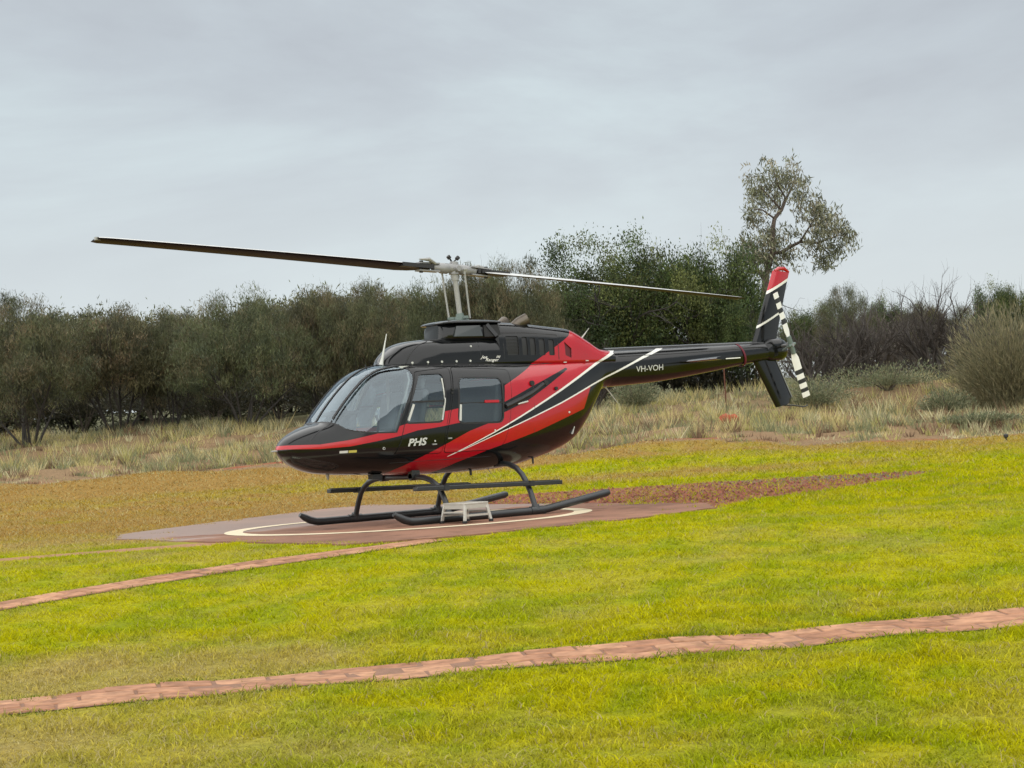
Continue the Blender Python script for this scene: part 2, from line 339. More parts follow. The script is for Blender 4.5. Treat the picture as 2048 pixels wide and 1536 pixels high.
dk=t.nodes.new('ShaderNodeMixRGB'); dk.blend_type='MULTIPLY'; dk.inputs[2].default_value=(1,1,1,1); t.links.new(wr.outputs[0],dk.inputs[0]); sheen=t.nodes.new('ShaderNodeMixRGB'); sheen.inputs[2].default_value=(.335,.24,.20,1); sf=t.nodes.new('ShaderNodeMath'); sf.operation='MULTIPLY'; sf.inputs[1].default_value=.45; t.links.new(wr.outputs[0],sf.inputs[0]); t.links.new(sf.outputs[0],sheen.inputs[0]); t.links.new(mxc.outputs[0],sheen.inputs[1]); t.links.new(sheen.outputs[0],dk.inputs[1]); t.links.new(dk.outputs[0],b.inputs['Base Color'])
sp=t.nodes.new('ShaderNodeMapRange'); sp.inputs[3].default_value=.10; sp.inputs[4].default_value=.4; t.links.new(wr.outputs[0],sp.inputs[0]); t.links.new(sp.outputs[0],b.inputs['Specular IOR Level'])
bq=t.nodes.new('ShaderNodeBump'); bq.inputs['Strength'].default_value=.25; bq.inputs['Distance'].default_value=.01; t.links.new(n2.outputs[0],bq.inputs['Height']); t.links.new(bq.outputs[0],b.inputs['Normal'])
mb=MB(); n=len(PAD); rg=random.Random(3); Pq=[]
for i in range(n):
    x1,y1=PAD[i]; x2,y2=PAD[(i+1)%n]
    for k in range(12):
        f=k/12; Pq.append((x1+(x2-x1)*f+rg.uniform(-.04,.04),y1+(y2-y1)*f+rg.uniform(-.04,.04)))
n=len(Pq)
mb.add([(x,y,.016) for x,y in Pq]+[(x,y,-.06) for x,y in Pq],[tuple(range(n))]+[(i,i+n,(i+1)%n+n,(i+1)%n) for i in range(n)])
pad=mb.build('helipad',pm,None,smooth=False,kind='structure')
mb=MB(); K=128
linem=mat('faded_line_paint',(.62,.53,.36),.7,var=.35,vscale=5,bump=.2)
CC=(1.896,-.004); ro,ri=2.40,2.16
mb.add([(CC[0]+math.cos(2*math.pi*k/K)*r,CC[1]+math.sin(2*math.pi*k/K)*r,.0205) for r in(ro,ri) for k in range(K)],[(k,(k+1)%K,(k+1)%K+K,k+K) for k in range(K)])
mb.build('painted_circle',linem,pad,smooth=False)

# brick paths
pavm=bpy.data.materials.new('clay_paver'); pavm.use_nodes=True; t=pavm.node_tree; b=t.nodes['Principled BSDF']; b.inputs['Roughness'].default_value=.85; b.inputs['Specular IOR Level'].default_value=.2
oi=t.nodes.new('ShaderNodeObjectInfo'); cr=t.nodes.new('ShaderNodeValToRGB'); e=cr.color_ramp.elements; e[0].color=(.275,.135,.078,1); e[1].color=(.380,.205,.120,1); m_=e.new(.55); m_.color=(.335,.172,.100,1)
t.links.new(oi.outputs['Random'],cr.inputs[0]); tc=t.nodes.new('ShaderNodeTexCoord'); n1=t.nodes.new('ShaderNodeTexNoise'); n1.inputs['Scale'].default_value=9; n1.inputs['Detail'].default_value=8
av=t.nodes.new('ShaderNodeVectorMath'); av.operation='ADD'; t.links.new(tc.outputs['Object'],av.inputs[0]); t.links.new(oi.outputs['Location'],av.inputs[1]); t.links.new(av.outputs[0],n1.inputs[0])
mm=t.nodes.new('ShaderNodeMixRGB'); mm.blend_type='OVERLAY'; mm.inputs[0].default_value=.85; t.links.new(cr.outputs[0],mm.inputs[1]); t.links.new(n1.outputs[0],mm.inputs[2]); t.links.new(mm.outputs[0],b.inputs['Base Color'])
bq=t.nodes.new('ShaderNodeBump'); bq.inputs['Strength'].default_value=.5; bq.inputs['Distance'].default_value=.01; t.links.new(n1.outputs[0],bq.inputs['Height']); t.links.new(bq.outputs[0],b.inputs['Normal'])
sand=mat('dusty_joint_sand',(.20,.105,.065),.95,var=.3,vscale=12,bump=.4)
def brick_path(F, hw, rows, plen, seed):
    rg=random.Random(seed)
    t=np.concatenate([[0],np.cumsum(np.hypot(*np.diff(F,axis=0).T))]); T=t[-1]
    mb=MB(); step=4; q=F[::step]; vs=[];fs=[]
    for i in range(len(q)):
        a=q[max(i-1,0)]; c=q[min(i+1,len(q)-1)]; d=(c-a)/np.hypot(*(c-a)); nn=np.array([-d[1],d[0]])
        for k in(-1,1):
            x,y=q[i]+nn*k*(hw+.02); vs.append((x,y,float(ground_z(np.array([x]),np.array([y]))[0])+.006))
    for i in range(len(q)-1): fs.append((2*i,2*i+1,2*i+3,2*i+2))
    mb.add(vs,fs); base=mb.build('path',sand,None,smooth=True,kind='structure')
    rw=2*hw/rows
    pb=MB(); g=.006; x0,y0,z0=plen/2-g,rw/2-g,.03; c_=.006
    pb.add([(-x0,-y0,-z0),(x0,-y0,-z0),(x0,y0,-z0),(-x0,y0,-z0),(-x0,-y0,-c_),(x0,-y0,-c_),(x0,y0,-c_),(-x0,y0,-c_),(-x0+c_,-y0+c_,0),(x0-c_,-y0+c_,0),(x0-c_,y0-c_,0),(-x0+c_,y0-c_,0)],
        [(0,1,5,4),(1,2,6,5),(2,3,7,6),(3,0,4,7),(4,5,9,8),(5,6,10,9),(6,7,11,10),(7,4,8,11),(8,9,10,11)])
    first=None
    for r in range(rows):
        u=(.5*plen if r%2 else 0)+plen/2
        while u<T-plen/2:
            i=min(np.searchsorted(t,u),len(F)-2); d=F[min(i+3,len(F)-1)]-F[max(i-3,0)]; d=d/np.hypot(*d); nn=np.array([-d[1],d[0]])
            x,y=F[i]+nn*(-hw+rw*(r+.5)); z=float(ground_z(np.array([x]),np.array([y]))[0])+.013+rg.uniform(-.003,.003)
            if first is None: o=pb.build('paver',pavm,base,smooth=False); first=o
            else:
                o=first.copy(); COL.objects.link(o); o.parent=base; 
            sl_=(float(ground_z(np.array([x+d[0]*.1]),np.array([y+d[1]*.1]))[0])-float(ground_z(np.array([x]),np.array([y]))[0]))/.1
            sn=(float(ground_z(np.array([x+nn[0]*.1]),np.array([y+nn[1]*.1]))[0])-float(ground_z(np.array([x]),np.array([y]))[0]))/.1
            o.location=(x,y,z); o.rotation_euler=(sn+rg.uniform(-.008,.008),-sl_+rg.uniform(-.008,.008),math.atan2(d[1],d[0])+rg.uniform(-.012,.012))
            u+=plen
    return base
brick_path(LOWF,LOW_HW,3,.34,1)
brick_path(UPPF,UPP_HW,2,.30,2)

# ------------------------------------------------------------------ mown grass
def blades(name, s0, s1, dens, seed, hmin, hmax, width, segs, label):
    r=np.random.RandomState(seed)
    W=lambda s:.31*s+3.2
    area=(s1-s0)*(W(s0)+W(s1)); n=int(area*dens*1.15)
    s=s0+(s1-s0)*r.rand(n); k=r.rand(n)*W(s1)<W(s); s=s[k]; n=len(s); l=(r.rand(n)*2-1)*W(s)
    x,y=from_sl(s,l)
    # tufted: pull towards clump noise
    keep=~in_poly(x+.30*noise(x,y,1.1,45),y+.34*noise(x,y,1.3,46),PAD)&~in_poly(x,y,STRIP)
    gr=in_poly(x,y,GRAVEL); keep&=(~gr)|(r.rand(n)<.10)
    dl=dist_line(x,y,LOWF); du=dist_line(x,y,UPPF)
    el=.5*noise(x,y,.7,41)+.5*noise(x,y,.22,42)
    keep&=(dl>LOW_HW-.045+.075*el)&(du>UPP_HW-.035+.055*el)
    sc,red=soil_masks(x,y); keep&=r.rand(n)>np.clip(sc+red,0,1)
    dr=dryness(x,y); keep&=r.rand(n)>.22*dr
    thin=.5+.5*noise(x,y,.35,43); keep&=r.rand(n)<np.clip(.7+.5*thin,.4,1)
    x=x[keep];y=y[keep];dl=dl[keep];du=du[keep];dr=dr[keep]; s=s[keep]; n=len(x); z=ground_z(x,y)
    near=np.exp(-(np.minimum(dl-LOW_HW,du-UPP_HW).clip(0)/.12)**2)
    h=(hmin+(hmax-hmin)*r.rand(n)**1.4)*(1+.35*noise(x,y,.6,44))*(1-.05*near)*(1-.25*dr)
    a=r.rand(n)*2*np.pi; lean=(.5+1.3*r.rand(n))*h; wd=width*(.7+.6*r.rand(n))
    ta=r.rand(n)*2*np.pi
    bx,by=np.cos(ta)*wd/2,np.sin(ta)*wd/2; lx,ly=np.cos(a)*lean,np.sin(a)*lean
    col=lawn_colour(x,y,r.rand(n)); 
    straw=r.rand(n)<(.03+.32*dr); col=np.where(straw[:,None],np.array((.43,.36,.16))*(.7+.5*r.rand(n)[:,None]),col)
    lush=(near>.3)&(r.rand(n)<.5)&(dr<.7); col=np.where(lush[:,None],np.array((.13,.17,.015))*(.7+.6*r.rand(n)[:,None]),col)
    z0=z-.004
    if segs==1:
        v=np.empty((n,3,3)); v[:,0]=np.stack([x-bx,y-by,z0],1); v[:,1]=np.stack([x+bx,y+by,z0],1); v[:,2]=np.stack([x+lx,y+ly,z0+h],1)
        f=[np.arange(n*3).reshape(n,3)]; k=3
    else:
        v=np.empty((n,5,3)); mxk,mz=.32,.62
        v[:,0]=np.stack([x-bx,y-by,z0],1); v[:,1]=np.stack([x+bx,y+by,z0],1)
        v[:,2]=np.stack([x+lx*mxk+bx*.8,y+ly*mxk+by*.8,z0+h*mz],1); v[:,3]=np.stack([x+lx*mxk-bx*.8,y+ly*mxk-by*.8,z0+h*mz],1)
        v[:,4]=np.stack([x+lx*1.1,y+ly*1.1,z0+h*.9],1); i=np.arange(n)*5
        f=[np.stack([i,i+1,i+2,i+3],1),np.stack([i+3,i+2,i+4],1)]; k=5
    me=fast_mesh(name,v.reshape(-1,3),f,M['grass'],np.repeat(col,k,0))
    new_obj(name,me,kind='stuff',label=label,category='grass'); return n
nb=[blades('lawn_grass',7.6,15.0,420,9,.035,.075,.0075,2,'longer single grass blades standing above the mown turf'),
    blades('lawn_grass',7.6,14.0,4200,1,.013,.040,.0068,2,'short yellow green mown grass along both sides of the wide paved path'),
    blades('lawn_grass',14.0,23.0,1900,2,.016,.042,.011,1,'bright mown grass sloping up to the concrete pad'),
    blades('lawn_grass',23.0,34.0,760,3,.025,.06,.018,1,'patchy brown and green grass around the far side of the pad'),
    blades('lawn_grass',34.0,48.0,300,4,.03,.08,.026,1,'patchy green and brown grass between the gravel and the scrub')]
print('blades',nb)

# loose gravel stones on the red apron: far too many to count
r=np.random.RandomState(8); n=9000; x=4+10*r.rand(n); y=-3.4+9*r.rand(n); k=in_poly(x,y,GRAVEL)&~in_poly(x,y,PAD); x=x[k]; y=y[k]; n=len(x)
sz=.012+.03*r.rand(n)**2; base=np.array([(1,0,0),(0,1,0),(-1,0,0),(0,-1,0),(0,0,.8)])
v=base[None]*sz[:,None,None]*(0.6+.8*r.rand(n,5,1)); v=v+np.stack([x,y,ground_z(x,y)],1)[:,None]
i=np.arange(n)*5; f=[np.concatenate([np.stack([i+a,i+(a+1)%4,i+4],1) for a in range(4)])]
c=np.array((.27,.105,.068))*(.5+r.rand(n,1)); c=np.where(r.rand(n,1)<.1,np.array((.30,.19,.12)),c)
new_obj('gravel',fast_mesh('gravel',v.reshape(-1,3),f,M['grass'],np.repeat(c,5,0)),kind='stuff',label='red brown gravel spread beside the concrete pad',category='gravel')

# ------------------------------------------------------------------ rough grass and scrub
def leaf_quads(c, d, ln, wd, r):
    """diamond leaves: centres c, unit directions d"""
    n=len(c); q=r.normal(size=(n,3)); sd=np.cross(d,q); sd/=np.linalg.norm(sd,axis=1)[:,None]+1e-9
    v=np.empty((n,4,3)); v[:,0]=c-d*ln[:,None]*.5; v[:,1]=c+sd*wd[:,None]*.5-d*ln[:,None]*.08; v[:,2]=c+d*ln[:,None]*.5; v[:,3]=c-sd*wd[:,None]*.5-d*ln[:,None]*.08
    return v
def scrub_grass():
    r=np.random.RandomState(21); V=[];C=[]
    n=7800; s=40+24*r.rand(n)**.8; l=(r.rand(n)*2-1)*(.32*s+5); x,y=from_sl(s,l); sc,red=soil_masks(x,y)
    e=s-scrub_edge(l); k=(e>.0)&(sc>.45)&(r.rand(n)>red*1.5)&(r.rand(n)<np.clip(.8+.55*noise(x,y,2.4,53),.12,1)); x,y,s,l,e=x[k],y[k],s[k],l[k],e[k]; n=len(x)
    low=np.clip(1-(e-.6)/3.0,0,1)
    kind=r.rand(n); hh=np.where(low>.5,.09+.13*r.rand(n),.18+.28*r.rand(n)**1.5)*(1+.3*noise(x,y,4,51))*np.where(e<.9,.6,1)
    straw=np.array((.51,.43,.21)); pale=np.array((.51,.47,.29)); gg=np.array((.235,.245,.135)); br=np.array((.21,.14,.09)); yl=np.array((.40,.37,.14))
    for i in range(n):
        m=int(24 if s[i]<54 else 17); rad=.10+.16*r.rand()
        p=r.normal(size=(m,2))*rad*.6; a=np.arctan2(p[:,1],p[:,0])+r.normal(size=m)*.5; h=hh[i]*(.5+.6*r.rand(m))
        kk=kind[i]+.22*low[i]-.12*noise(x[i],y[i],5,52)
        base=straw if kk<.26 else pale if kk<.42 else yl if kk<.58 else gg if kk<.90 else br
        out=(.25+.55*r.rand(m))*h
        bx=x[i]+p[:,0]; by=y[i]+p[:,1]; wv=.011+.008*r.rand(m); t=r.rand(m)*6.28
        tri=np.empty((m,3,3)); tri[:,0]=np.stack([bx-np.cos(t)*wv,by-np.sin(t)*wv,0*bx],1); tri[:,1]=np.stack([bx+np.cos(t)*wv,by+np.sin(t)*wv,0*bx],1)
        tri[:,2]=np.stack([bx+np.cos(a)*out,by+np.sin(a)*out,h],1)
        V.append(tri); C.append(np.repeat(base[None]*(.6+.75*r.rand(m,1)),3,0))
    V=np.concatenate(V).reshape(-1,3); V[:,2]+=ground_z(V[:,0],V[:,1])-.02; C=np.concatenate(C)
    me=fast_mesh('scrub_grass',V,[np.arange(len(V)).reshape(-1,3)],M['grass'],C); new_obj('scrub_grass',me,kind='stuff',label='tall dry straw coloured tussock grass on the bank below the trees',category='grass')
scrub_grass()

# ------------------------------------------------------------------ trees
def rot_dir(d, ang, rg):
    d=Vector(d).normalized(); q=Vector((rg.gauss(0,1),rg.gauss(0,1),rg.gauss(0,1))); ax=d.cross(q).normalized()
    return (Matrix.Rotation(ang,3,ax)@d).normalized()
def grow(mb, rg, p, d, ln, rad, lev, P, tips):
    ns=P['seg'][lev]; pts=[Vector(p)]; d=Vector(d).normalized()
    for k in range(ns):
        d=(d+Vector((rg.gauss(0,1),rg.gauss(0,1),rg.gauss(0,1)))*P['wig'][lev]+Vector((0,0,P['up'][lev]))).normalized()
        pts.append(pts[-1]+d*ln/ns)
    rr=[rad*(1-(1-P['tap'][lev])*k/ns) for k in range(ns+1)]
    mb.tube(pts,rr,P['sides'][lev],cap=False)
    if lev==P['lev']: tips.append((pts[-1],d,pts[len(pts)//2])); return
    n=P['kids'][lev]
    for k in range(n):
        f=P['from'][lev]+(1-P['from'][lev])*(k+rg.random())/n; x=f*ns; i=min(int(x),ns-1); q=pts[i].lerp(pts[i+1],x-i)
        cd=rot_dir(pts[i+1]-pts[i],P['ang'][lev]*(.6+.8*rg.random()),rg)
        grow(mb,rg,q,cd,ln*P['len'][lev]*(.7+.6*rg.random()),rr[i]*.62,lev+1,P,tips)
    tips.append((pts[-1],d,pts[-2]))
def make_crown(tips, seed, per, spread, ln, wd, cols, up=.4, droop=0., clump=.6, minz=None):
    r=np.random.RandomState(seed); C=[];D=[];K=[]
    for p,d,q in tips:
        m=int(per*(.5+r.rand())); p=np.array(p); d=np.array(d); base=cols[r.randint(len(cols))]*(1+clump*(r.rand()-.5))
        t=r.rand(m)[:,None]; c=p*(1-t*.6)+np.array(q)*(t*.6)+r.normal(size=(m,3))*spread*np.array((1,1,.85))
        dd=r.normal(size=(m,3))*.8+d*.7+np.array((0,0,up-droop)); dd/=np.linalg.norm(dd,axis=1)[:,None]
        C.append(c);D.append(dd);K.append(base[None]*(.6+.8*r.rand(m,1)))
    C=np.concatenate(C);D=np.concatenate(D);K=np.concatenate(K)
    if minz is not None: k=C[:,2]>minz; C,D,K=C[k],D[k],K[k]
    n=len(C); v=leaf_quads(C,D,ln*(.6+.8*r.rand(n)),wd*(.6+.8*r.rand(n)),r)
    return fast_mesh('crown',v.reshape(-1,3),[np.arange(n*4).reshape(n,4)],M['leaf'],np.repeat(K,4,0))
def dome(tips,seed,extra,zfrac=.34,amp=1.):
    """round the crown off: pull stray tips in, fill its upper surface"""
    rg=random.Random(seed+900); top=max(t[0].z for t in tips); R=np.percentile([math.hypot(t[0].x,t[0].y) for t in tips],88); zc=top*zfrac; h=top*.93-zc; out=[]
    ph=[rg.uniform(0,6.28) for _ in range(4)]
    def lim(v):
        a=math.atan2(v.y,v.x); return 1-.05*(amp-1)+amp*(.10*math.sin(3*a+ph[0]+v.z*2)+.08*math.sin(5*a+ph[1]-v.z*3)+.07*math.sin(5*v.z+ph[2]))
    for p,d,q in tips:
        v=Vector((p.x/R,p.y/R,(p.z-zc)/h)); k=v.length
        if k>lim(v): s_=lim(v)*(.86+.14*rg.random())/k; n_=Vector((v.x*s_*R,v.y*s_*R,v.z*s_*h+zc)); q=q+(n_-p); p=n_
        out.append((p,d,q))
    for i in range(extra):
        a=rg.uniform(0,6.28); u=rg.random()**.8; v=Vector((math.cos(a)*math.sqrt(1-u*u),math.sin(a)*math.sqrt(1-u*u),u)); v*=lim(v)*(.72+.27*rg.random()**.5); p=Vector((v.x*R,v.y*R,v.z*h+zc)); d=Vector((v.x*.5,v.y*.5,.8)).normalized(); out.append((p,d,p-d*.35))
    return out
def proto(name, H, P, seed, stems, spread0, crown=None, bark='bark', lean=(.35,.75), r0=.06, fill=0, amp=1.):
    rg=random.Random(seed); mb=MB(); tips=[]
    for k in range(stems):
        a=2*math.pi*(k+rg.random()*.7)/stems; inc=rg.uniform(*lean) if k else .12
        d=Vector((math.cos(a)*math.sin(inc),math.sin(a)*math.sin(inc),math.cos(inc)))
        grow(mb,rg,(math.cos(a)*spread0,math.sin(a)*spread0,-.1),d,H*P['stem']*rg.uniform(.85,1.1),r0*rg.uniform(.7,1.2),0,P,tips)
    me_t=mb.build('trunk',M[bark],None); data=me_t.data; bpy.data.objects.remove(me_t)
    if fill: tips=dome(tips,seed,fill,amp=amp)
    top=max(t[0].z for t in tips); wid=np.percentile([math.hypot(t[0].x,t[0].y) for t in tips],90)
    cr=make_crown(tips,seed,**crown) if crown else None
    return dict(trunk=data,crown=cr,top=top,wid=wid)
def plant(pr, name, label, cat, px, top_py, s, wpx=None, group=None, rz=0., base_py=800):
    p=at(px,base_py,s); x,y=p[0],p[1]; z=float(ground_z(np.array([x]),np.array([y]))[0])
    H=at(px,top_py,s)[2]-z; k=H/(pr['top']+pr.get('pad',.15)); kw=k if wpx is None else (wpx*s/FPX/2)/(pr['wid']+.25)
    o=thing(name,label,cat,(x,y,z),rz,group); o.scale=(kw,kw,k)
    new_obj('trunk',pr['trunk'],o)
    if pr['crown']: new_obj('crown',pr['crown'],o)
    return o
c_=lambda *a:np.array(a)
PM=dict(lev=2,seg=[6,5,4],wig=[.10,.14,.2],up=[.07,.10,.16],tap=[.35,.35,.3],sides=[6,4,3],kids=[7,6],ang=[.75,.7],len=[.42,.5],stem=.72); PM['from']=[.33,.25]
mul_cols=[c_(.086,.092,.046),c_(.120,.118,.058),c_(.056,.064,.036),c_(.138,.112,.062),c_(.096,.108,.050)]
MUL=[proto('mulga',4.6,PM,s_,7,.22,dict(per=84,spread=.17,ln=.17,wd=.019,cols=cl_,up=1.0,minz=.75),r0=.055,fill=230) for s_,cl_ in ((11,mul_cols),(12,[c*np.array((.92,1.0,.95)) for c in mul_cols]),(13,[c*np.array((1.05,.95,.95)) for c in mul_cols]))]
PB=dict(PM); PB['from']=[.08,.15]; PB['kids']=[9,5]
MULB=proto('mulga',4.6,PB,14,8,.3,dict(per=70,spread=.26,ln=.20,wd=.04,cols=mul_cols,up=.6,minz=.1),r0=.05,lean=(.3,.95),fill=150)
PG=dict(lev=2,seg=[6,5,4],wig=[.12,.16,.2],up=[.05,.06,.08],tap=[.4,.35,.3],sides=[7,5,3],kids=[7,6],ang=[.85,.8],len=[.48,.5],stem=.66); PG['from']=[.28,.25]
gr_cols=[c_(.054,.082,.022),c_(.080,.106,.030),c_(.038,.060,.022),c_(.102,.116,.034)]
GRN=[proto('green',6.2,PG,s_,5,.2,dict(per=180,spread=.28,ln=.11,wd=.050,cols=gr_cols,up=.2,minz=1.0,clump=1.0),r0=.10,lean=(.3,.85),fill=75,amp=2.2) for s_ in (31,32)]
G='dark mulga trees along the far bank'
mul=[(55,583,58,300,'dark multi-stemmed mulga with bare black stems spreading from the grass'),(-125,592,59,270,'dark mulga partly cut off beside the many-stemmed one'),
 (235,610,61,230,'low dark mulga between the many-stemmed mulga and the bush behind the rotor blade'),(345,614,62,200,'small low mulga next to the dip in the tree line'),
 (490,570,59,300,'broad rounded mulga behind the helicopter nose'),(650,566,61,190,'upright mulga with feathery tips behind the windshield'),(740,556,60,190,'upright mulga behind the cabin roof antenna'),
 (850,552,62,220,'mulga rising behind the rotor mast'),(960,522,63,200,'tall mulga behind the rotor hub, brownish tips'),(1045,510,62,200,'tall brown-tipped mulga beside the big green tree'),(1135,560,65,190,'mulga in front of the big green tree')]
rg=random.Random(9)
for i,(px,tp,s,wp,lb) in enumerate(mul): plant(MUL[i%3],'mulga_tree',lb,'tree',px,tp,s,wp,G,rg.uniform(0,6.28))
for i,px in enumerate((-160,-20,150,300,420,570,690,800,910,1010,1120)):
    plant(MULB,'mulga_tree','dark mulga seen only through gaps between the front row of trees','tree',px,rg.uniform(612,632) if px<560 else rg.uniform(575,600),rg.uniform(72,84),300,'back row of mulga trees',rg.uniform(0,6.28))
plant(GRN[0],'green_tree','large dense green tree, its two rounded crowns the tallest on the bank','tree',1205,466,66,270,None,.5)
plant(GRN[1],'green_tree','dense bright green tree between the two-crowned tree and the gum','tree',1405,472,67,270,None,2.1)
plant(GRN[0],'green_tree','lower green tree behind the tail boom','tree',1310,575,69,300,None,3.9)
plant(GRN[1],'green_tree','lower green tree right beside the tail fin','tree',1480,590,66,150,None,.9)

# tall gum: limbs laid out one by one, thin hanging foliage
S_G=73.
def gp(px,py,dz=0.): return Vector(at(px,py,S_G+dz))
gum=thing('gum_tree','tall open gum tree with crooked limbs and thin hanging leaves','tree'); base=gp(1540,780); base.z=float(ground_z(np.array([base.x]),np.array([base.y]))[0])-.1; gum.location=base
mb=MB()
limbs=[([(1540,800,0),(1532,690,.2),(1528,600,0),(1533,548,0)],.20,.13),([(1533,548,0),(1546,500,-.2),(1546,455,-.3),(1549,437,-.3),(1563,420,-.2),(1572,398,0)],.12,.055),
 ([(1546,505,-.2),(1562,505,0),(1580,494,.3),(1600,484,.5),(1635,486,.8),(1655,478,1)],.09,.04),([(1530,560,0),(1512,536,.4),(1500,512,.8)],.09,.04),
 ([(1572,398,0),(1585,372,.4),(1592,352,.6)],.05,.025),([(1563,420,-.2),(1540,395,-.6),(1522,375,-.9)],.045,.02),([(1549,437,-.3),(1525,420,-.8),(1508,418,-1)],.04,.018),
 ([(1600,484,.5),(1618,455,.2),(1632,432,0)],.045,.02),([(1635,486,.8),(1655,505,1.2),(1662,522,1.4)],.04,.018),([(1655,478,1),(1680,470,1.4),(1698,478,1.6)],.035,.015),
 ([(1572,398,0),(1556,370,-.3),(1548,345,-.4)],.045,.02),([(1618,455,.2),(1650,440,.6),(1672,428,.8)],.03,.015)]
for pts,a_,b_ in limbs: mb.tube([gp(*q)-base for q in pts],list(np.linspace(a_,b_,len(pts))),6,cap=False)
mb.build('trunk',M['gumbark'],gum)
rG=np.random.RandomState(77); tips=[]
cl=[(1548,345,30,5),(1580,348,28,5),(1560,365,34,6),(1595,372,24,4),(1518,372,26,5),(1508,398,24,5),(1530,395,28,5),(1508,432,17,3),(1498,440,12,2),(1545,410,20,3),(1600,400,20,3),(1612,392,14,2),(1618,425,22,4),(1640,418,20,4),(1632,445,24,4),(1658,438,24,5),(1672,455,24,5),(1690,470,20,4),(1704,480,12,2),(1648,470,26,5),(1625,490,20,3),(1650,505,22,4),(1672,502,20,4),(1640,525,14,3),(1662,528,14,3),(1600,505,16,2),(1590,470,16,2),
    (1500,500,34,9),(1520,488,30,8),(1545,478,28,7),(1490,520,26,7),(1515,520,32,8),(1555,505,24,5),(1540,530,26,5),(1570,520,16,3)]
for px,py,rad,m in cl:
    for k in range(m*4):
        dx,dy=rG.normal(size=2)*rad*.55; q=gp(px+dx,py+dy,rG.normal()*rad*.014)-base
        tips.append((q,Vector((rG.normal()*.3,rG.normal()*.3,-.5)),q+Vector((0,0,.12))))
gcol=[c_(.155,.162,.092),c_(.200,.198,.125),c_(.120,.130,.078),c_(.250,.225,.155)]
new_obj('crown',make_crown(tips,5,per=15,spread=.13,ln=.22,wd=.045,cols=gcol,up=0,droop=.9),gum)

# leafless shrubs
PD=dict(lev=3,seg=[6,5,4,3],wig=[.10,.14,.16,.2],up=[.06,.07,.08,.08],tap=[.4,.4,.4,.4],sides=[5,4,3,3],kids=[6,5,5],ang=[.55,.55,.6],len=[.55,.55,.5],stem=.62); PD['from']=[.2,.15,.15]
DED=[proto('dead',3.6,PD,s_,7,.15,None,b_,(.25,1.0),.09) for s_,b_ in ((51,'darktwig'),(52,'darktwig'),(53,'twig'))]
for i,(px,tp,s,wp,lb) in enumerate([(1632,585,59,240,'leafless grey brown shrub right behind the tail rotor'),(1715,560,60,250,'leafless twiggy shrub with a fan of bare branches behind the blue green bush'),
   (1800,548,62,250,'leafless shrub with a thick dark fork of stems'),(1885,512,60,230,'tallest leafless shrub, thin bare twigs standing above the others'),(1958,585,64,200,'leafless shrub half hidden by the round olive bush'),(1745,600,66,280,'low leafless shrub behind the forked one'),(1900,590,67,280,'low leafless shrub behind the tallest bare one'),
   (1180,640,61,220,'grey leafless shrub in front of the big green tree')]):
    plant(DED[i%3],'bare_shrub',lb,'shrub',px,tp,s,wp,'leafless shrubs on the bank',rg.uniform(0,6.28),780)
for i,(px,tp,s,wp,lb) in enumerate([(1690,566,112,130,'far dark tree showing above the bare twigs'),(1775,590,118,110,'far low tree behind the forked bare shrub'),(1850,600,116,130,'far low tree behind the tallest bare shrub'),(2012,558,112,120,'far dark tree standing above the round olive bush'),(2085,575,114,120,'far dark tree at the end of the row behind the round olive bush'),(1620,610,115,130,'far low tree behind the tail rotor'),(1945,605,120,120,'far low tree beside the round olive bush')]):
    plant(GRN[i%2] if i%2 else MUL[i%3],'distant_tree',lb,'tree',px,tp,s,wp,'far trees beyond the bare shrubs',rg.uniform(0,6.28),740)

def bush(name,label,cat,px,top_py,s,wpx,seed,n,ln,wd,cols,up,group=None,base_py=800,fill=.75,stems=14,skirt=0.):
    p=at(px,base_py,s); x,y=p[0],p[1]; z=float(ground_z(np.array([x]),np.array([y]))[0]); H=max(at(px,top_py,s)[2]-z,.3); R=wpx*s/FPX/2
    r=np.random.RandomState(seed); o=thing(name,label,cat,(x,y,z),0,group)
    d=r.normal(size=(n,3)); d[:,2]=np.abs(d[:,2])*1.0-.12; d/=np.linalg.norm(d,axis=1)[:,None]
    rad=(fill+(1-fill)*r.rand(n))*(1+.10*noise(d[:,0]*3+seed,d[:,1]*3+d[:,2]*2,2.0,61)+.06*r.normal(size=n))
    zz=H*.36; c=d*rad[:,None]*np.array((R,R,H-zz))*np.where(r.rand(n)<.7,1,r.rand(n))[:,None]; c[:,2]+=zz*(.2+.8*np.clip(rad,0,1)); c[:,2]*=np.where(r.rand(n)<skirt,r.rand(n),1); c[:,2]=np.maximum(c[:,2],.05+.1*r.rand(n))
    dd=d*.8+np.array((0,0,up))+r.normal(size=(n,3))*.28; dd/=np.linalg.norm(dd,axis=1)[:,None]
    K=np.array(cols)[r.randint(len(cols),size=n)]*(.6+.8*r.rand(n,1))
    v=leaf_quads(c,dd,ln*(.6+.8*r.rand(n)),wd*(.6+.8*r.rand(n)),r)
    new_obj('crown',fast_mesh('crown',v.reshape(-1,3),[np.arange(n*4).reshape(n,4)],M['leaf'],np.repeat(K,4,0)),o)
    mb=MB(); rg=random.Random(seed)
    for k in range(stems):
        a=rg.uniform(0,6.28); t=rg.uniform(.3,.9); mb.tube([(0,0,-.05),(math.cos(a)*R*.4*t,math.sin(a)*R*.4*t,H*.3),(math.cos(a)*R*.8*t,math.sin(a)*R*.8*t,H*.75)],[.03,.02,.008],4,cap=False)
    mb.build('stems',M['twig'],o)
bush('olive_bush','large round olive bush with fine upright twigs','bush',2022,604,53,262,5,30000,.24,.015,[c_(.195,.178,.095),c_(.150,.142,.078),c_(.230,.200,.115),c_(.125,.125,.070)],.55,None,790,.45,14,.45)
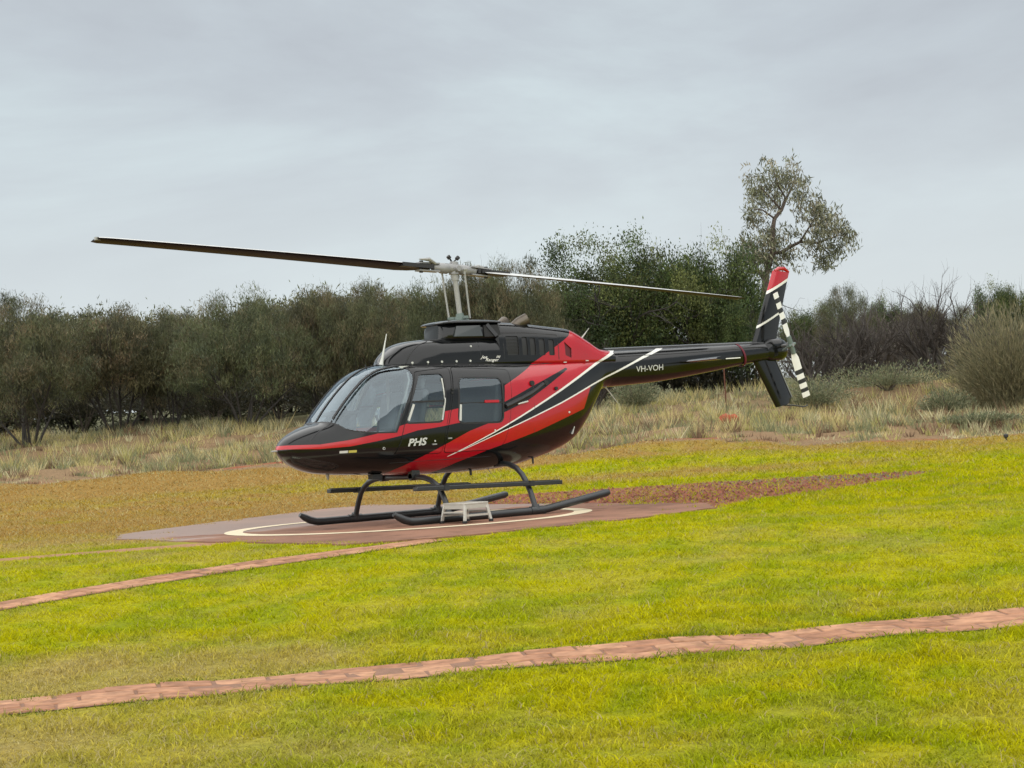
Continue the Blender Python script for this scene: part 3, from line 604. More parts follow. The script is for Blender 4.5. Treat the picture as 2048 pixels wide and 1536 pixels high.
sb=[c_(.150,.172,.092),c_(.190,.200,.118),c_(.115,.138,.076),c_(.22,.205,.12)]
GB='blue green saltbushes in the dry grass'
for i,(px,tp,s,wp,lb,bp2) in enumerate([(1775,722,57,270,'wide blue green saltbush below the forked bare shrub',780),(1625,752,55,170,'blue green saltbush behind the tail rotor blade tip',790),(1890,776,52,110,'small saltbush beside the round olive bush',800),(1270,748,58,110,'saltbush behind the tail boom',790),(1960,832,46,170,'low green saltbush in front of the round olive bush',850)]):
    bush('saltbush',lb,'bush',px,tp,s,wp,70+i,5200,.085,.026,sb,.35,GB,bp2,.35,6)

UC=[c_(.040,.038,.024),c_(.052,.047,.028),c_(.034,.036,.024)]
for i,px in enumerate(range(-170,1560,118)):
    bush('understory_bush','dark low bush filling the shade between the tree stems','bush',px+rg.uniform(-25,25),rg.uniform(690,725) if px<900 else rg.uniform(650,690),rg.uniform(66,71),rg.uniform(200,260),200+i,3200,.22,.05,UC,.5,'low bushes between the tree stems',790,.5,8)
UD=[c_(.095,.092,.055),c_(.080,.084,.048),c_(.115,.105,.062)]
for i,px in enumerate((1590,1690,1790,1880,1960,2060)):
    bush('understory_bush','brown twiggy low bush behind the leafless shrubs','bush',px+rg.uniform(-25,25),rg.uniform(680,735),rg.uniform(66,76),rg.uniform(120,220),240+i,1800,.20,.03,UD,.7,'brown bushes behind the leafless shrubs',770,.5,8)

# ------------------------------------------------------------------ small things on the bank
def lump(name,label,cat,px,py,s,w,h,seed,m):
    p=at(px,py,s); z=float(ground_z(np.array([p[0]]),np.array([p[1]]))[0]); bm=bmesh.new(); bmesh.ops.create_icosphere(bm,subdivisions=4,radius=1); r=random.Random(seed)
    ph=[r.uniform(0,6) for _ in range(6)]
    for v in bm.verts:
        k=1+.2*math.sin(3*v.co.x+ph[0])+.18*math.sin(4*v.co.y+ph[1])+.2*math.sin(5*v.co.z+ph[2])+.16*math.sin(9*v.co.x+7*v.co.y+ph[3])+.14*math.sin(17*v.co.x-13*v.co.y+15*v.co.z+ph[4])+.05*math.sin(31*v.co.x+27*v.co.y-29*v.co.z); v.co=Vector((v.co.x*w/2*k,v.co.y*w/2*k,max(v.co.z*h*k,-.1)))
    me=bpy.data.meshes.new(name); bm.to_mesh(me); bm.free(); me.materials.append(m); me.polygons.foreach_set('use_smooth',[True]*len(me.polygons))
    o=new_obj(name,me,None,label=label,category=cat); o.location=(p[0],p[1],z)
lump('soil_mound','small heap of orange red soil in the dry grass under the tail','mound',1456,840,51.6,.46,.24,1,M['redsoil'])
p=at(1451,790,57.); z=float(ground_z(np.array([p[0]]),np.array([p[1]]))[0]); mb=MB()
for k in range(3):
    a=2*math.pi*k/3+.4; mb.bar((math.cos(a)*.014,math.sin(a)*.014,-.2),(math.cos(a)*.014,math.sin(a)*.014,1.35),.03,.010,up=(math.cos(a),math.sin(a),0))
o=mb.build('fence_picket',M['rust'],None,smooth=False,label='rusty iron star picket standing in the dry grass under the tail boom',category='post'); o.location=(p[0],p[1],z)
p=at(2012,876,40.5); z=float(ground_z(np.array([p[0]]),np.array([p[1]]))[0]); o=thing('sprinkler','small dark garden sprinkler at the edge of the lawn','sprinkler',(p[0],p[1],z)); mb=MB(); mb.tube([(0,0,-.05),(0,0,.09)],.018,8); mb.build('riser',M['rubber'],o); mb=MB(); mb.tube([(0,0,.06),(0,0,.08),(0,0,.13),(0,0,.15)],[.02,.05,.05,.02],10); mb.tube([(0,0,.11),(.10,.02,.125)],.014,6); mb.build('sprinkler_head',M['rubber'],o)

# ------------------------------------------------------------------ helicopter: lofted shells
# fuselage pod: x, z top, z bottom, half width, z of max width, exponent top, exponent bottom
POD=np.array([
(0.00,1.065,1.015,.035,1.040,2.0,2.0),
(0.04,1.125,0.965,.120,1.045,2.0,2.0),
(0.12,1.195,0.892,.215,1.050,2.1,2.0),
(0.25,1.265,0.812,.320,1.055,2.2,2.1),
(0.40,1.322,0.752,.405,1.060,2.4,2.2),
(0.55,1.366,0.718,.468,1.070,2.6,2.3),
(0.58,1.388,0.714,.480,1.073,2.6,2.3),
(0.65,1.477,0.706,.505,1.080,2.7,2.35),
(0.775,1.618,0.693,.545,1.092,2.8,2.45),
(0.96,1.800,0.679,.590,1.112,2.9,2.6),
(1.16,1.955,0.669,.622,1.140,3.0,2.8),
(1.36,2.045,0.656,.640,1.180,3.0,3.0),
(1.60,2.080,0.640,.648,1.220,3.0,3.0),
(1.90,2.095,0.625,.658,1.260,3.4,3.0),
(2.40,2.095,0.615,.660,1.280,3.6,3.0),
(2.90,2.085,0.618,.656,1.290,3.6,3.0),
(3.20,2.080,0.626,.645,1.300,3.5,2.9),
(3.45,2.080,0.645,.620,1.320,3.4,2.8),
(3.80,2.090,0.705,.565,1.380,3.2,2.7),
(4.20,2.105,0.800,.490,1.480,3.0,2.6),
(4.55,2.125,0.930,.415,1.600,2.8,2.5),
(4.80,2.145,1.140,.350,1.720,2.6,2.4),
(5.02,2.165,1.440,.298,1.830,2.4,2.3),
(5.15,2.178,1.610,.270,1.885,2.3,2.2),
(5.32,2.183,1.662,.252,1.920,2.2,2.2)])
BOOM=np.array([
(5.30,2.184,1.660,.250,1.920,2.2,2.2),
(6.20,2.198,1.705,.215,1.950,2.2,2.2),
(7.20,2.215,1.808,.175,2.010,2.2,2.2),
(8.00,2.228,1.912,.140,2.070,2.2,2.2),
(8.40,2.233,1.960,.125,2.098,2.2,2.2),
(8.62,2.236,1.985,.115,2.110,2.2,2.2)])
# transmission fairing / engine cowl riding on the roof
COWL=np.array([
(1.56,2.10,1.95,.10,2.02,2.2,2.2),
(1.62,2.18,1.95,.22,2.03,2.3,2.2),
(1.70,2.25,1.95,.29,2.04,2.4,2.2),
(1.82,2.325,1.95,.345,2.05,2.6,2.2),
(2.02,2.372,1.95,.385,2.05,3.0,2.2),
(2.30,2.390,1.95,.405,2.05,3.4,2.2),
(3.30,2.400,1.95,.410,2.05,3.6,2.2),
(3.36,2.400,1.95,.410,2.05,3.6,2.2)])
ENG=np.array([
(3.24,2.610,1.95,.405,2.05,4.0,2.2),
(3.60,2.590,1.95,.405,2.05,4.0,2.2),
(4.20,2.535,1.95,.385,2.05,3.8,2.2),
(4.56,2.495,1.95,.350,2.05,3.6,2.2),
(4.68,2.455,1.95,.335,2.05,3.4,2.2),
(4.90,2.345,1.95,.305,2.05,3.0,2.2),
(5.17,2.205,1.95,.268,2.05,2.6,2.2),
(5.36,2.180,1.95,.250,2.05,2.4,2.2)])
def sec(T,x): return [pchip(T[:,0],T[:,k],x) for k in range(1,7)]
def half_width(T,x,z):
    zt,zb,hw,zc,nt_,nb_=[float(q) for q in sec(T,x)]
    n_,h=(nt_,zt-zc) if z>=zc else (nb_,zc-zb)
    return hw*max(1-(abs(z-zc)/h)**n_,0)**(1/n_)
def loft(T, xs, n=72):
    bm=bmesh.new(); zt,zb,hw,zc,nt_,nb_=sec(T,xs); rings=[]
    for i,x in enumerate(xs):
        ring=[]
        for k in range(n):
            a=2*math.pi*k/n; c,s=math.cos(a),math.sin(a)
            e=2/(nt_[i] if s>=0 else nb_[i]); h=(zt[i]-zc[i]) if s>=0 else (zc[i]-zb[i])
            ring.append(bm.verts.new((x,hw[i]*math.copysign(abs(c)**e,c),zc[i]+h*math.copysign(abs(s)**e,s))))
        rings.append(ring)
    for i in range(len(xs)-1):
        for k in range(n): bm.faces.new((rings[i][k],rings[i][(k+1)%n],rings[i+1][(k+1)%n],rings[i+1][k]))
    bm.faces.new(rings[0]); bm.faces.new(rings[-1]); bmesh.ops.recalc_face_normals(bm,faces=bm.faces)
    return bm
def knife(bm, poly, pad=.004):
    n=len(poly)
    for i in range(n):
        (x1,z1),(x2,z2)=poly[i],poly[(i+1)%n]
        lo=(min(x1,x2)-pad,min(z1,z2)-pad); hi=(max(x1,x2)+pad,max(z1,z2)+pad); nx,nz_=(z2-z1),-(x2-x1); q=math.hypot(nx,nz_)
        if q<1e-6: continue
        nx/=q; nz_/=q; fs=[]
        for f in bm.faces:
            a=b=c=d=None; lo_d=9; hi_d=-9; xa=9e9;xb=-9e9;za=9e9;zb_=-9e9
            for v in f.verts:
                x,z=v.co.x,v.co.z
                if x<xa: xa=x
                if x>xb: xb=x
                if z<za: za=z
                if z>zb_: zb_=z
            if xb<lo[0] or xa>hi[0] or zb_<lo[1] or za>hi[1]: continue
            for v in f.verts:
                k=(v.co.x-x1)*nx+(v.co.z-z1)*nz_
                lo_d=min(lo_d,k); hi_d=max(hi_d,k)
            if lo_d<-1e-5 and hi_d>1e-5: fs.append(f)
        if not fs: continue
        g=set(fs)
        for f in fs: g.update(f.edges); g.update(f.verts)
        bmesh.ops.bisect_plane(bm,geom=list(g),dist=2e-5,plane_co=(x1,0,z1),plane_no=(nx,0,nz_))
def pip(x,z,poly):
    r=False; n=len(poly)
    for i in range(n):
        x1,z1=poly[i]; x2,z2=poly[(i+1)%n]
        if (z1>z)!=(z2>z) and x<(x2-x1)*(z-z1)/(z2-z1)+x1: r=not r
    return r
def grow_poly(poly,d):
    """offset a polygon outwards (counter-clockwise or clockwise)"""
    n=len(poly); A=sum(poly[i][0]*poly[(i+1)%n][1]-poly[(i+1)%n][0]*poly[i][1] for i in range(n)); sg=1 if A>0 else -1; out=[]
    for i in range(n):
        p0,p1,p2=[Vector(poly[(i+k)%n]) for k in(-1,0,1)]
        a=(p1-p0).normalized(); b=(p2-p1).normalized(); n1=Vector((a.y,-a.x))*sg; n2=Vector((b.y,-b.x))*sg; m=(n1+n2).normalized(); out.append(tuple(p1+m*d/max(m.dot(n1),.35)))
    return out
def rounded(poly,r,k=4):
    n=len(poly); out=[]
    for i in range(n):
        p0,p1,p2=[Vector(poly[(i+j)%n]) for j in(-1,0,1)]; a=(p0-p1); b=(p2-p1); ra=min(r,a.length*.45,b.length*.45); A=p1+a.normalized()*ra; B=p1+b.normalized()*ra
        for j in range(k+1):
            t=j/k; out.append(tuple(A*(1-t)**2+p1*2*t*(1-t)+B*t*t))
    return out
def strip_poly(P,w0,w1):
    n=len(P); up=[];dn=[]
    for i in range(n):
        a=Vector(P[max(i-1,0)]); b=Vector(P[min(i+1,n-1)]); d=(b-a).normalized(); m=Vector((-d.y,d.x)); w_=w0+(w1-w0)*i/(n-1); up.append(tuple(Vector(P[i])+m*w_)); dn.append(tuple(Vector(P[i])-m*w_))
    return up+dn[::-1]
def implicit(T,P):
    zt,zb,hw,zc,nt_,nb_=sec(T,P[:,0]); up=P[:,2]>=zc; n_=np.where(up,nt_,nb_); h=np.where(up,zt-zc,zc-zb)
    return ((np.abs(P[:,1])/hw)**n_+(np.abs(P[:,2]-zc)/h)**n_)**(1/n_)
def shell_normals(T,P):
    P=np.array(P,float); G=np.zeros_like(P)
    for k in range(3):
        e_=4e-3 if k==0 else 1e-3; d=np.zeros(3); d[k]=e_; G[:,k]=(implicit(T,P+d)-implicit(T,P-d))/(2*e_)
    return G/(np.linalg.norm(G,axis=1)[:,None]+1e-12)
def extract(bm, faces, name, mats, parent, offset=0., solid=0., mi=None, smooth=True, T=None):
    vm={}; vs=[]; fs=[]; ms=[]; co=[]
    for f in faces:
        q=[]
        for v in f.verts:
            if v not in vm: vm[v]=len(vs); vs.append(v.co+v.normal*offset); co.append(tuple(v.co))
            q.append(vm[v])
        fs.append(q); ms.append(mi(f) if mi else 0)
    if T is not None:
        nm=shell_normals(T,co)
        if solid:      # give the skin its thickness: inner layer and rim
            n0=len(vs); cnt={}
            for q,m_i in zip(fs,ms):
                for a_,b_ in zip(q,q[1:]+q[:1]): cnt.setdefault((min(a_,b_),max(a_,b_)),[]).append((a_,b_,m_i))
            vs=vs+[v-Vector(k)*solid for v,k in zip(vs,nm)]; nm=np.concatenate([nm,-nm]); inner=[[i+n0 for i in q[::-1]] for q in fs]
            rim=[l[0] for l in cnt.values() if len(l)==1]; ms=ms+ms+[r_[2] for r_ in rim]; fs=fs+inner+[[b_,a_,a_+n0,b_+n0] for a_,b_,_ in rim]
        me=bpy.data.meshes.new(name); me.from_pydata([tuple(v) for v in vs],[],fs); me.update()
        for m in (mats if isinstance(mats,(list,tuple)) else [mats]): me.materials.append(m)
        me.polygons.foreach_set('material_index',ms); me.polygons.foreach_set('use_smooth',[True]*len(fs))
        me.normals_split_custom_set_from_vertices([tuple(k) for k in nm])
        return new_obj(name,me,parent)
    vs=[tuple(v) for v in vs]
    me=bpy.data.meshes.new(name); me.from_pydata(vs,[],fs); me.update()
    for m in (mats if isinstance(mats,(list,tuple)) else [mats]): me.materials.append(m)
    me.polygons.foreach_set('material_index',ms); me.polygons.foreach_set('use_smooth',[smooth]*len(fs)); me.set_sharp_from_angle(angle=math.radians(40))
    o=new_obj(name,me,parent)
    if solid:
        so_=o.modifiers.new('thickness','SOLIDIFY'); so_.thickness=solid; so_.offset=-1
    return o

# livery outlines in side view (x aft, z up)
RED_NOSE=[(-.06,1.10),(.072,1.10),(.39,1.088),(.745,1.122),(1.14,1.188),(1.354,1.228),(1.43,1.262),(1.543,1.290),(2.06,1.290),(2.105,1.418),(2.36,1.455),(2.37,1.270),(2.091,1.232),(1.92,1.214),(1.686,1.195),(1.422,1.136),(1.134,1.093),(.741,1.041),(.387,1.032),(.064,1.051),(-.06,1.052)]
RED_A=[(1.25,.55),(1.427,.708),(1.741,.846),(2.488,1.149),(3.017,1.296),(3.06,1.34),(3.117,1.724),(3.647,1.959),(4.158,2.218),(4.474,2.382),(4.62,2.52),(4.70,2.70),(5.25,2.62),(5.52,2.215),(5.056,2.028),(4.126,1.623),(3.438,1.339),(2.923,1.128),(2.167,.836),(1.80,.55)]
RED_B=[(2.167,.836),(3.031,1.123),(3.555,1.281),(4.15,1.462),(4.797,1.684),(4.631,1.37),(3.666,1.097),(2.831,.897),(2.339,.75),(2.08,.64),(2.0,.55),(1.80,.55)]
BLK=[(3.04,1.49),(3.583,1.691),(4.34,1.945),(4.37,1.925),(3.869,1.684),(3.487,1.507),(3.04,1.36)]
W1=strip_poly([(2.167,.836),(2.923,1.128),(3.438,1.339),(4.126,1.623),(5.056,2.028),(5.52,2.22)],.004,.021)
W2=strip_poly([(2.167,.836),(3.031,1.123),(3.555,1.281),(4.15,1.462),(4.859,1.705),(5.334,1.858),(5.716,1.998),(5.89,2.06),(6.48,2.235)],.004,.018)
def livery(x,z):
    if pip(x,z,W1) or pip(x,z,W2): return 2
    if pip(x,z,BLK): return 0
    if pip(x,z,RED_NOSE) or pip(x,z,RED_A) or pip(x,z,RED_B): return 1
    return 0
ALL_LIV=[RED_NOSE,RED_A,RED_B,BLK,W1,W2]
PAINT=[M['black'],M['red'],M['white']]
WIND=[(.40,1.386),(.575,1.376),(.61,1.352),(.646,1.325),(.70,1.272),(.80,1.240),(.942,1.217),(1.141,1.200),(1.372,1.195),(1.44,1.33),(1.525,1.494),(1.60,1.625),(1.651,1.714),(1.70,1.81),(1.723,1.863),(1.738,1.92),(1.732,1.963),(1.715,1.998),(1.683,2.023),(1.60,2.045),(1.50,2.12),(1.45,2.3),(.40,2.3)]
FWIN=rounded([(1.522,1.302),(1.661,1.617),(1.815,1.912),(2.165,1.912),(2.150,1.70),(2.075,1.297)],.06)
RWIN=rounded([(2.332,1.268),(2.40,1.85),(3.075,1.825),(3.035,1.252)],.085,5)
FDOOR=rounded([(1.32,.88),(1.43,1.07),(1.489,1.259),(1.637,1.65),(1.770,1.955),(2.315,1.998),(2.292,1.89),(2.259,1.725),(2.212,1.485),(2.127,1.178),(2.06,.88)],.05,3)
RDOOR=rounded([(2.078,.88),(2.145,1.178),(2.23,1.485),(2.277,1.725),(2.31,1.89),(2.333,1.998),(3.255,1.945),(3.215,1.527),(3.153,1.197),(3.06,.95),(2.92,.88)],.07,4)
FDI,RDI=grow_poly(FDOOR,-.011),grow_poly(RDOOR,-.011)
FRIM,RRIM=grow_poly(FWIN,.022),grow_poly(RWIN,.024)
WRIM=grow_poly(WIND,.018)
CHIN=rounded([(.10,.965),(.30,.905),(.56,.835),(.66,.80),(.60,.752),(.36,.80),(.16,.885)],.03,3); CRIM=grow_poly(CHIN,.012)

heli=thing('helicopter','glossy black and red helicopter with white stripes parked on the concrete pad','helicopter')
xs=np.unique(np.concatenate([[0,.004,.012,.024,.04,.06,.085],np.linspace(.11,1.8,64),np.linspace(1.8,5.32,88)]))
bm=loft(POD,xs,84)
for pl in ALL_LIV+[CHIN,CRIM,WIND,WRIM,FWIN,RWIN,FRIM,RRIM,FDOOR,RDOOR,FDI,RDI]: knife(bm,pl)
bm.normal_update()
lab={}
for f in bm.faces:
    c=f.calc_center_median(); x,z=c.x,c.z; pt='port' if c.y<0 else 'star'
    if pip(x,z,WIND): k=('wind',pt)
    elif pip(x,z,FWIN): k=('fwin',pt)
    elif pip(x,z,RWIN): k=('rwin',pt)
    elif abs(c.y)>.2 and pip(x,z,FDOOR): k=('fdoor',pt) if pip(x,z,FDI) else ('seal',pt)
    elif abs(c.y)>.2 and pip(x,z,RDOOR): k=('rdoor',pt) if pip(x,z,RDI) else ('seal',pt)
    elif pip(x,z,CHIN): k=('chin',pt)
    else: k=('body','')
    lab.setdefault(k,[]).append(f)
PM_=[M['black'],M['red'],M['white'],M['rubber']]
def body_mi(f):
    c=f.calc_center_median()
    if (pip(c.x,c.z,FRIM) or pip(c.x,c.z,RRIM) or pip(c.x,c.z,WRIM)) and c.z>1.18: return 3
    if pip(c.x,c.z,CRIM): return 3
    return livery(c.x,c.z)
extract(bm,lab[('body','')],'fuselage',PM_,heli,0,.012,body_mi,T=POD)
panes={}
for pt,sg in(('port',-1),('star',1)):
    for nm,ke,wk,wn in(('front_door','fdoor','fwin','FWIN'),('rear_door','rdoor','rwin','RWIN')):
        d=extract(bm,lab[(ke,pt)],nm,PM_,heli,.003,.012,body_mi,T=POD)
        extract(bm,lab[(wk,pt)],'window_pane',M['glass_side'],d,-.008,T=POD); panes[(ke,pt)]=d
    extract(bm,lab[('seal',pt)],'door_seal',M['rubber'],heli,-.012)
ws={}
for pt in('port','star'): extract(bm,lab[('chin',pt)],'chin_window_pane',M['glass_side'],heli,-.006,T=POD)
for pt in('port','star'): ws[pt]=extract(bm,lab[('wind',pt)],'windshield_pane',M['glass'],heli,-.006,T=POD)
# windshield posts: strips of the same surface
def surf_strip(name,y0,half,zx,parent,off=.004,m='rubber',T=POD):
    """strip following the shell along x at lateral position y0"""
    mb=MB(); top=[]
    for x in zx:
        zt,zb,hw,zc,n1,n2=[float(q) for q in sec(T,x)]; row=[]
        for dy in(-half,half):
            y=y0+dy; z=zc+(zt-zc)*max(1-(abs(y)/hw)**n1,0)**(1/n1); row.append(Vector((x,y,z)))
        top.append(row)
    vs=[];fs=[]
    for i,(a,b) in enumerate(top):
        t=(top[min(i+1,len(top)-1)][0]-top[max(i-1,0)][0]).normalized(); n_=t.cross(b-a).normalized(); n_=n_ if n_.z>0 else -n_
        vs+=[a+n_*off,b+n_*off,b-n_*.014,a-n_*.014]
    for i in range(len(top)-1):
        for k in range(4): fs.append((4*i+k,4*i+(k+1)%4,4*i+4+(k+1)%4,4*i+4+k))
    fs+=[(0,1,2,3),tuple(4*len(top)-4+k for k in(3,2,1,0))]
    mb.add(vs,fs); return mb.build(name,M[m],parent)
surf_strip('windshield_post',0,.016,np.linspace(.57,1.56,40),heli)
for sg in(-1,1): surf_strip('windshield_divider',sg*.33,.015,np.linspace(.63,1.70,40),heli)
for sg in(-1,1): surf_strip('hood_seam',sg*.33,.007,np.linspace(.285,.62,16),heli,.0025)
bm.free()
# tail boom
bm=loft(BOOM,np.linspace(5.30,8.62,70),48)
for pl in(W1,W2,RED_A): knife(bm,pl)
bm.normal_update(); extract(bm,list(bm.faces),'tail_boom',PAINT,heli,0,0,lambda f:livery(f.calc_center_median().x,f.calc_center_median().z),T=BOOM); bm.free()
# drive shaft cover along the boom top
mb=MB(); mb.tube([(5.35,0,2.165),(6.2,0,2.178),(7.2,0,2.196),(8.2,0,2.213),(8.5,0,2.22)],[.055,.055,.05,.045,.045],12); mb.build('drive_shaft_cover',M['black'],heli)
# transmission fairing
bm=loft(COWL,np.unique(np.concatenate([np.linspace(1.56,2.1,30),np.linspace(2.1,3.36,20)])),60)
bm.normal_update(); extract(bm,list(bm.faces),'transmission_fairing',PAINT,heli,T=COWL); bm.free()
# engine cowl with grilles
LOUV=[rounded([(a,2.135-.004*i),(a,2.395-.014*i),(b_,2.392-.014*i),(b_,2.135-.004*i)],.02,2) for i,(a,b_) in enumerate([(3.350,3.560),(3.615,3.712),(3.750,3.850),(3.905,4.015),(4.075,4.180)])]
VENT=[(4.366,2.305),(4.495,2.205),(4.485,2.075),(4.372,2.118)]
bm=loft(ENG,np.linspace(3.24,5.36,60),60)
for pl in[RED_A,W1]+LOUV+[VENT]: knife(bm,pl)
bm.normal_update(); keep=[]; grille={}
for f in bm.faces:
    c=f.calc_center_median(); h=None
    if abs(c.y)>.15:
        for i,pl in enumerate(LOUV+[VENT]):
            if pip(c.x,c.z,pl): h=(i,c.y<0)
    if h is None: keep.append(f)
    else: grille.setdefault(h,[]).append(f)
eng=extract(bm,keep,'engine_cowl',PAINT,heli,0,.015,lambda f:livery(f.calc_center_median().x,f.calc_center_median().z),T=ENG)
gril=mat('dark_grille',(.014,.014,.015),.5)
for k,fs in sorted(grille.items()): extract(bm,fs,'vent_grille',[gril,mat('dark_red_grille',(.10,.006,.012),.5)] if k[0]==5 else gril,eng,-.016,0,(lambda f:1) if k[0]==5 else None)
bm.free()
for i,(a,b_) in enumerate([(3.350,3.560)]):
    for sg in(-1,1):
        mb=MB()
        for k in range(1,6):
            z=2.135+k*.043; mb.bar((a+.005,sg*(half_width(ENG,a,z)-.004),z),(b_-.005,sg*(half_width(ENG,b_,z)-.004),z),.006,.006)
        mb.build('grille_slats',gril,eng)
# intake plenum and its cap
def box_loft(T,n=40,name='x',m=None,parent=None):
    T=np.array(T); bm=loft(T,np.linspace(T[0,0],T[-1,0],40),n); bm.normal_update(); o=extract(bm,list(bm.faces),name,m,parent); bm.free(); return o
pl_=box_loft([(2.44,2.585,2.30,.20,2.42,3,2.2),(2.50,2.585,2.30,.290,2.42,4,2.2),(2.60,2.585,2.30,.325,2.42,5,2.2),(3.05,2.585,2.30,.345,2.42,5,2.2),(3.30,2.585,2.30,.355,2.42,5,2.2)],48,'intake_plenum',M['black'],heli)
for sg in(-1,1):
    mb=MB(); P4=[(2.545,2.405),(2.60,2.545),(2.985,2.550),(3.005,2.405)]
    q=[]
    for x,z in P4: q.append((x,sg*(.358 if z<2.5 else .336),z))
    q2=[(x,y-sg*.03,z) for x,y,z in q]; mb.add(q+q2,[(0,1,2,3),(7,6,5,4)]+[(i,(i+1)%4,(i+1)%4+4,i+4) for i in range(4)]); mb.build('intake_screen',mat('tinted_screen',(.022,.028,.028),.18,0,.5),pl_)
    mb=MB(); mb.bar((3.08,sg*.352,2.56),(3.20,sg*.398,2.40),.02,.055,up=(1,0,.4)); mb.build('intake_strut',M['black'],pl_)
    mb=MB(); q=[(3.03,sg*.350,2.55),(3.24,sg*.385,2.55),(3.27,sg*.408,2.42),(3.22,sg*.405,2.395),(3.03,sg*.365,2.395)]; q2=[(x,y-sg*.05,z) for x,y,z in q]
    mb.add(q+q2,[(0,1,2,3,4),(9,8,7,6,5)]+[(i,(i+1)%5,(i+1)%5+5,i+5) for i in range(5)]); mb.build('intake_mouth',M['dark'],pl_)
box_loft([(2.415,2.600,2.578,.14,2.59,2.4,2.4),(2.44,2.612,2.572,.27,2.59,2.6,2.4),(2.52,2.628,2.568,.355,2.59,3,2.4),(2.75,2.636,2.568,.385,2.59,3,2.4),(3.10,2.630,2.568,.392,2.588,3,2.4),(3.30,2.615,2.562,.385,2.582,3,2.4)],48,'cowl_cap',M['black'],heli)

# ------------------------------------------------------------------ helicopter: exhausts, rotor head, blades
for sg in(-1,1):
    mb=MB(); n=20; r0,r1=.085,.115
    P=[Vector((3.58,sg*.16,2.46)),Vector((3.64,sg*.18,2.525)),Vector((3.72,sg*.215,2.585)),Vector((3.83,sg*.26,2.635))]
    mb.tube(P,[.06,.066,.075,.080],n,cap=False); mb.tube([P[3],P[2],P[1]],[.076,.071,.06],n,cap=False); 
    ex=mb.build('exhaust_pipe',M['exhaust'],heli)
    mb=MB(); mb.tube([Vector((3.70,sg*.205,2.568)),Vector((3.705,sg*.207,2.572))],.07,n); mb.build('exhaust_throat',M['dark'],ex)
HUB=Vector((2.849,0,3.335)); BASE=Vector((2.915,0,2.55)); AX=(HUB-BASE).normalized()
mb=MB(); mb.tube([BASE,HUB],.036,16); mb.tube([HUB-AX*.15,HUB-AX*.05],[.05,.05],16); mb.build('rotor_mast',M['grey_metal'],heli)
# swashplate stack
mb=MB(); mb.tube([BASE+AX*.06,BASE+AX*.10,BASE+AX*.105,BASE+AX*.15],[.12,.12,.09,.085],20); mb.tube([BASE+AX*.15,BASE+AX*.19],[.055,.05],16)
for a in(.5,2.6,4.7): mb.bar(BASE+AX*.12,BASE+AX*.13+Vector((math.cos(a)*.17,math.sin(a)*.17,0)),.04,.035)
mb.build('swashplate',M['green_metal'],heli)
AZ,TEET=-.017,.0764
bx=Vector((math.cos(AZ),math.sin(AZ),-TEET)).normalized(); by=Vector((0,0,1)).cross(bx).normalized(); bz=bx.cross(by)
def hubp(a,b,c): return HUB+bx*a+by*b+bz*c
for sg,xx in((-1,-.15),(1,.125)):
    mb=MB(); mb.tube([BASE+AX*.13+bx*xx*.95+by*-.06*sg,hubp(xx,-.07*sg,-.03)],.014,10); mb.tube([hubp(xx,-.07*sg,-.06),hubp(xx,-.07*sg,.0)],.022,10); mb.build('pitch_link',M['grey_metal'],heli)
mb=MB(); mb.box((0,0,0),(.01,.01,.01)); mb=MB()
mb.tube([hubp(-.30,0,0),hubp(-.16,0,0),hubp(-.10,0,.01),hubp(0,0,.01),hubp(.10,0,.01),hubp(.16,0,0),hubp(.30,0,0)],[.042,.050,.062,.075,.062,.050,.042],18)
mb.tube([hubp(0,-.13,.0),hubp(0,.13,.0)],.038,14); mb.tube([hubp(0,0,-.07),hubp(0,0,.10)],[.07,.055],16)
hub=mb.build('rotor_hub',M['hub'],heli)
for sg in(-1,1):
    mb=MB()
    mb.tube([hubp(.09*sg,0,0),hubp(.12*sg,0,0),hubp(.22*sg,0,0),hubp(.24*sg,0,0),hubp(.34*sg,0,0)],[.060,.074,.070,.058,.048],16)
    mb.bar(hubp(.26*sg,.0,.052),hubp(.58*sg,0,.040),.13,.018,up=bz); mb.bar(hubp(.26*sg,0,-.052),hubp(.58*sg,0,-.060),.13,.018,up=bz)
    gr_=mb.build('blade_grip',M['hub'],hub)
    mb=MB(); mb.tube([hubp(.52*sg,0,-.085),hubp(.52*sg,0,.075)],.026,12); mb.tube([hubp(.38*sg,.055,-.03),hubp(.38*sg,.055,.03)],.03,10); mb.tube([hubp(.38*sg,-.055,-.03),hubp(.38*sg,-.055,.03)],.03,10); mb.build('blade_bolt',M['rubber'],gr_)
    mb=MB(); mb.tube([hubp(.05*sg,-.02,.07),hubp(.02*sg,.03,.11),hubp(.065*sg,.02,.155)],[.014,.012,.012],8); mb.tube([hubp(.055*sg,.02,.145),hubp(.085*sg,.02,.175)],[.028,.028],12); mb.build('hub_weight',M['rubber'],hub)
    mb=MB(); mb.bar(hubp(.14*sg,-.04*sg,.0),hubp((.15 if sg<0 else .125)*sg,-.095*sg,-.02),.05,.045); mb.build('pitch_horn',M['grey_metal'],hub)
    mb=MB(); mb.tube([hubp(.34*sg,.06*sg,.045),hubp(.46*sg,.10*sg,.085),hubp(.62*sg,.11*sg,.075)],[.022,.028,.008],8); mb.build('drag_brace',M['grey_metal'],hub)
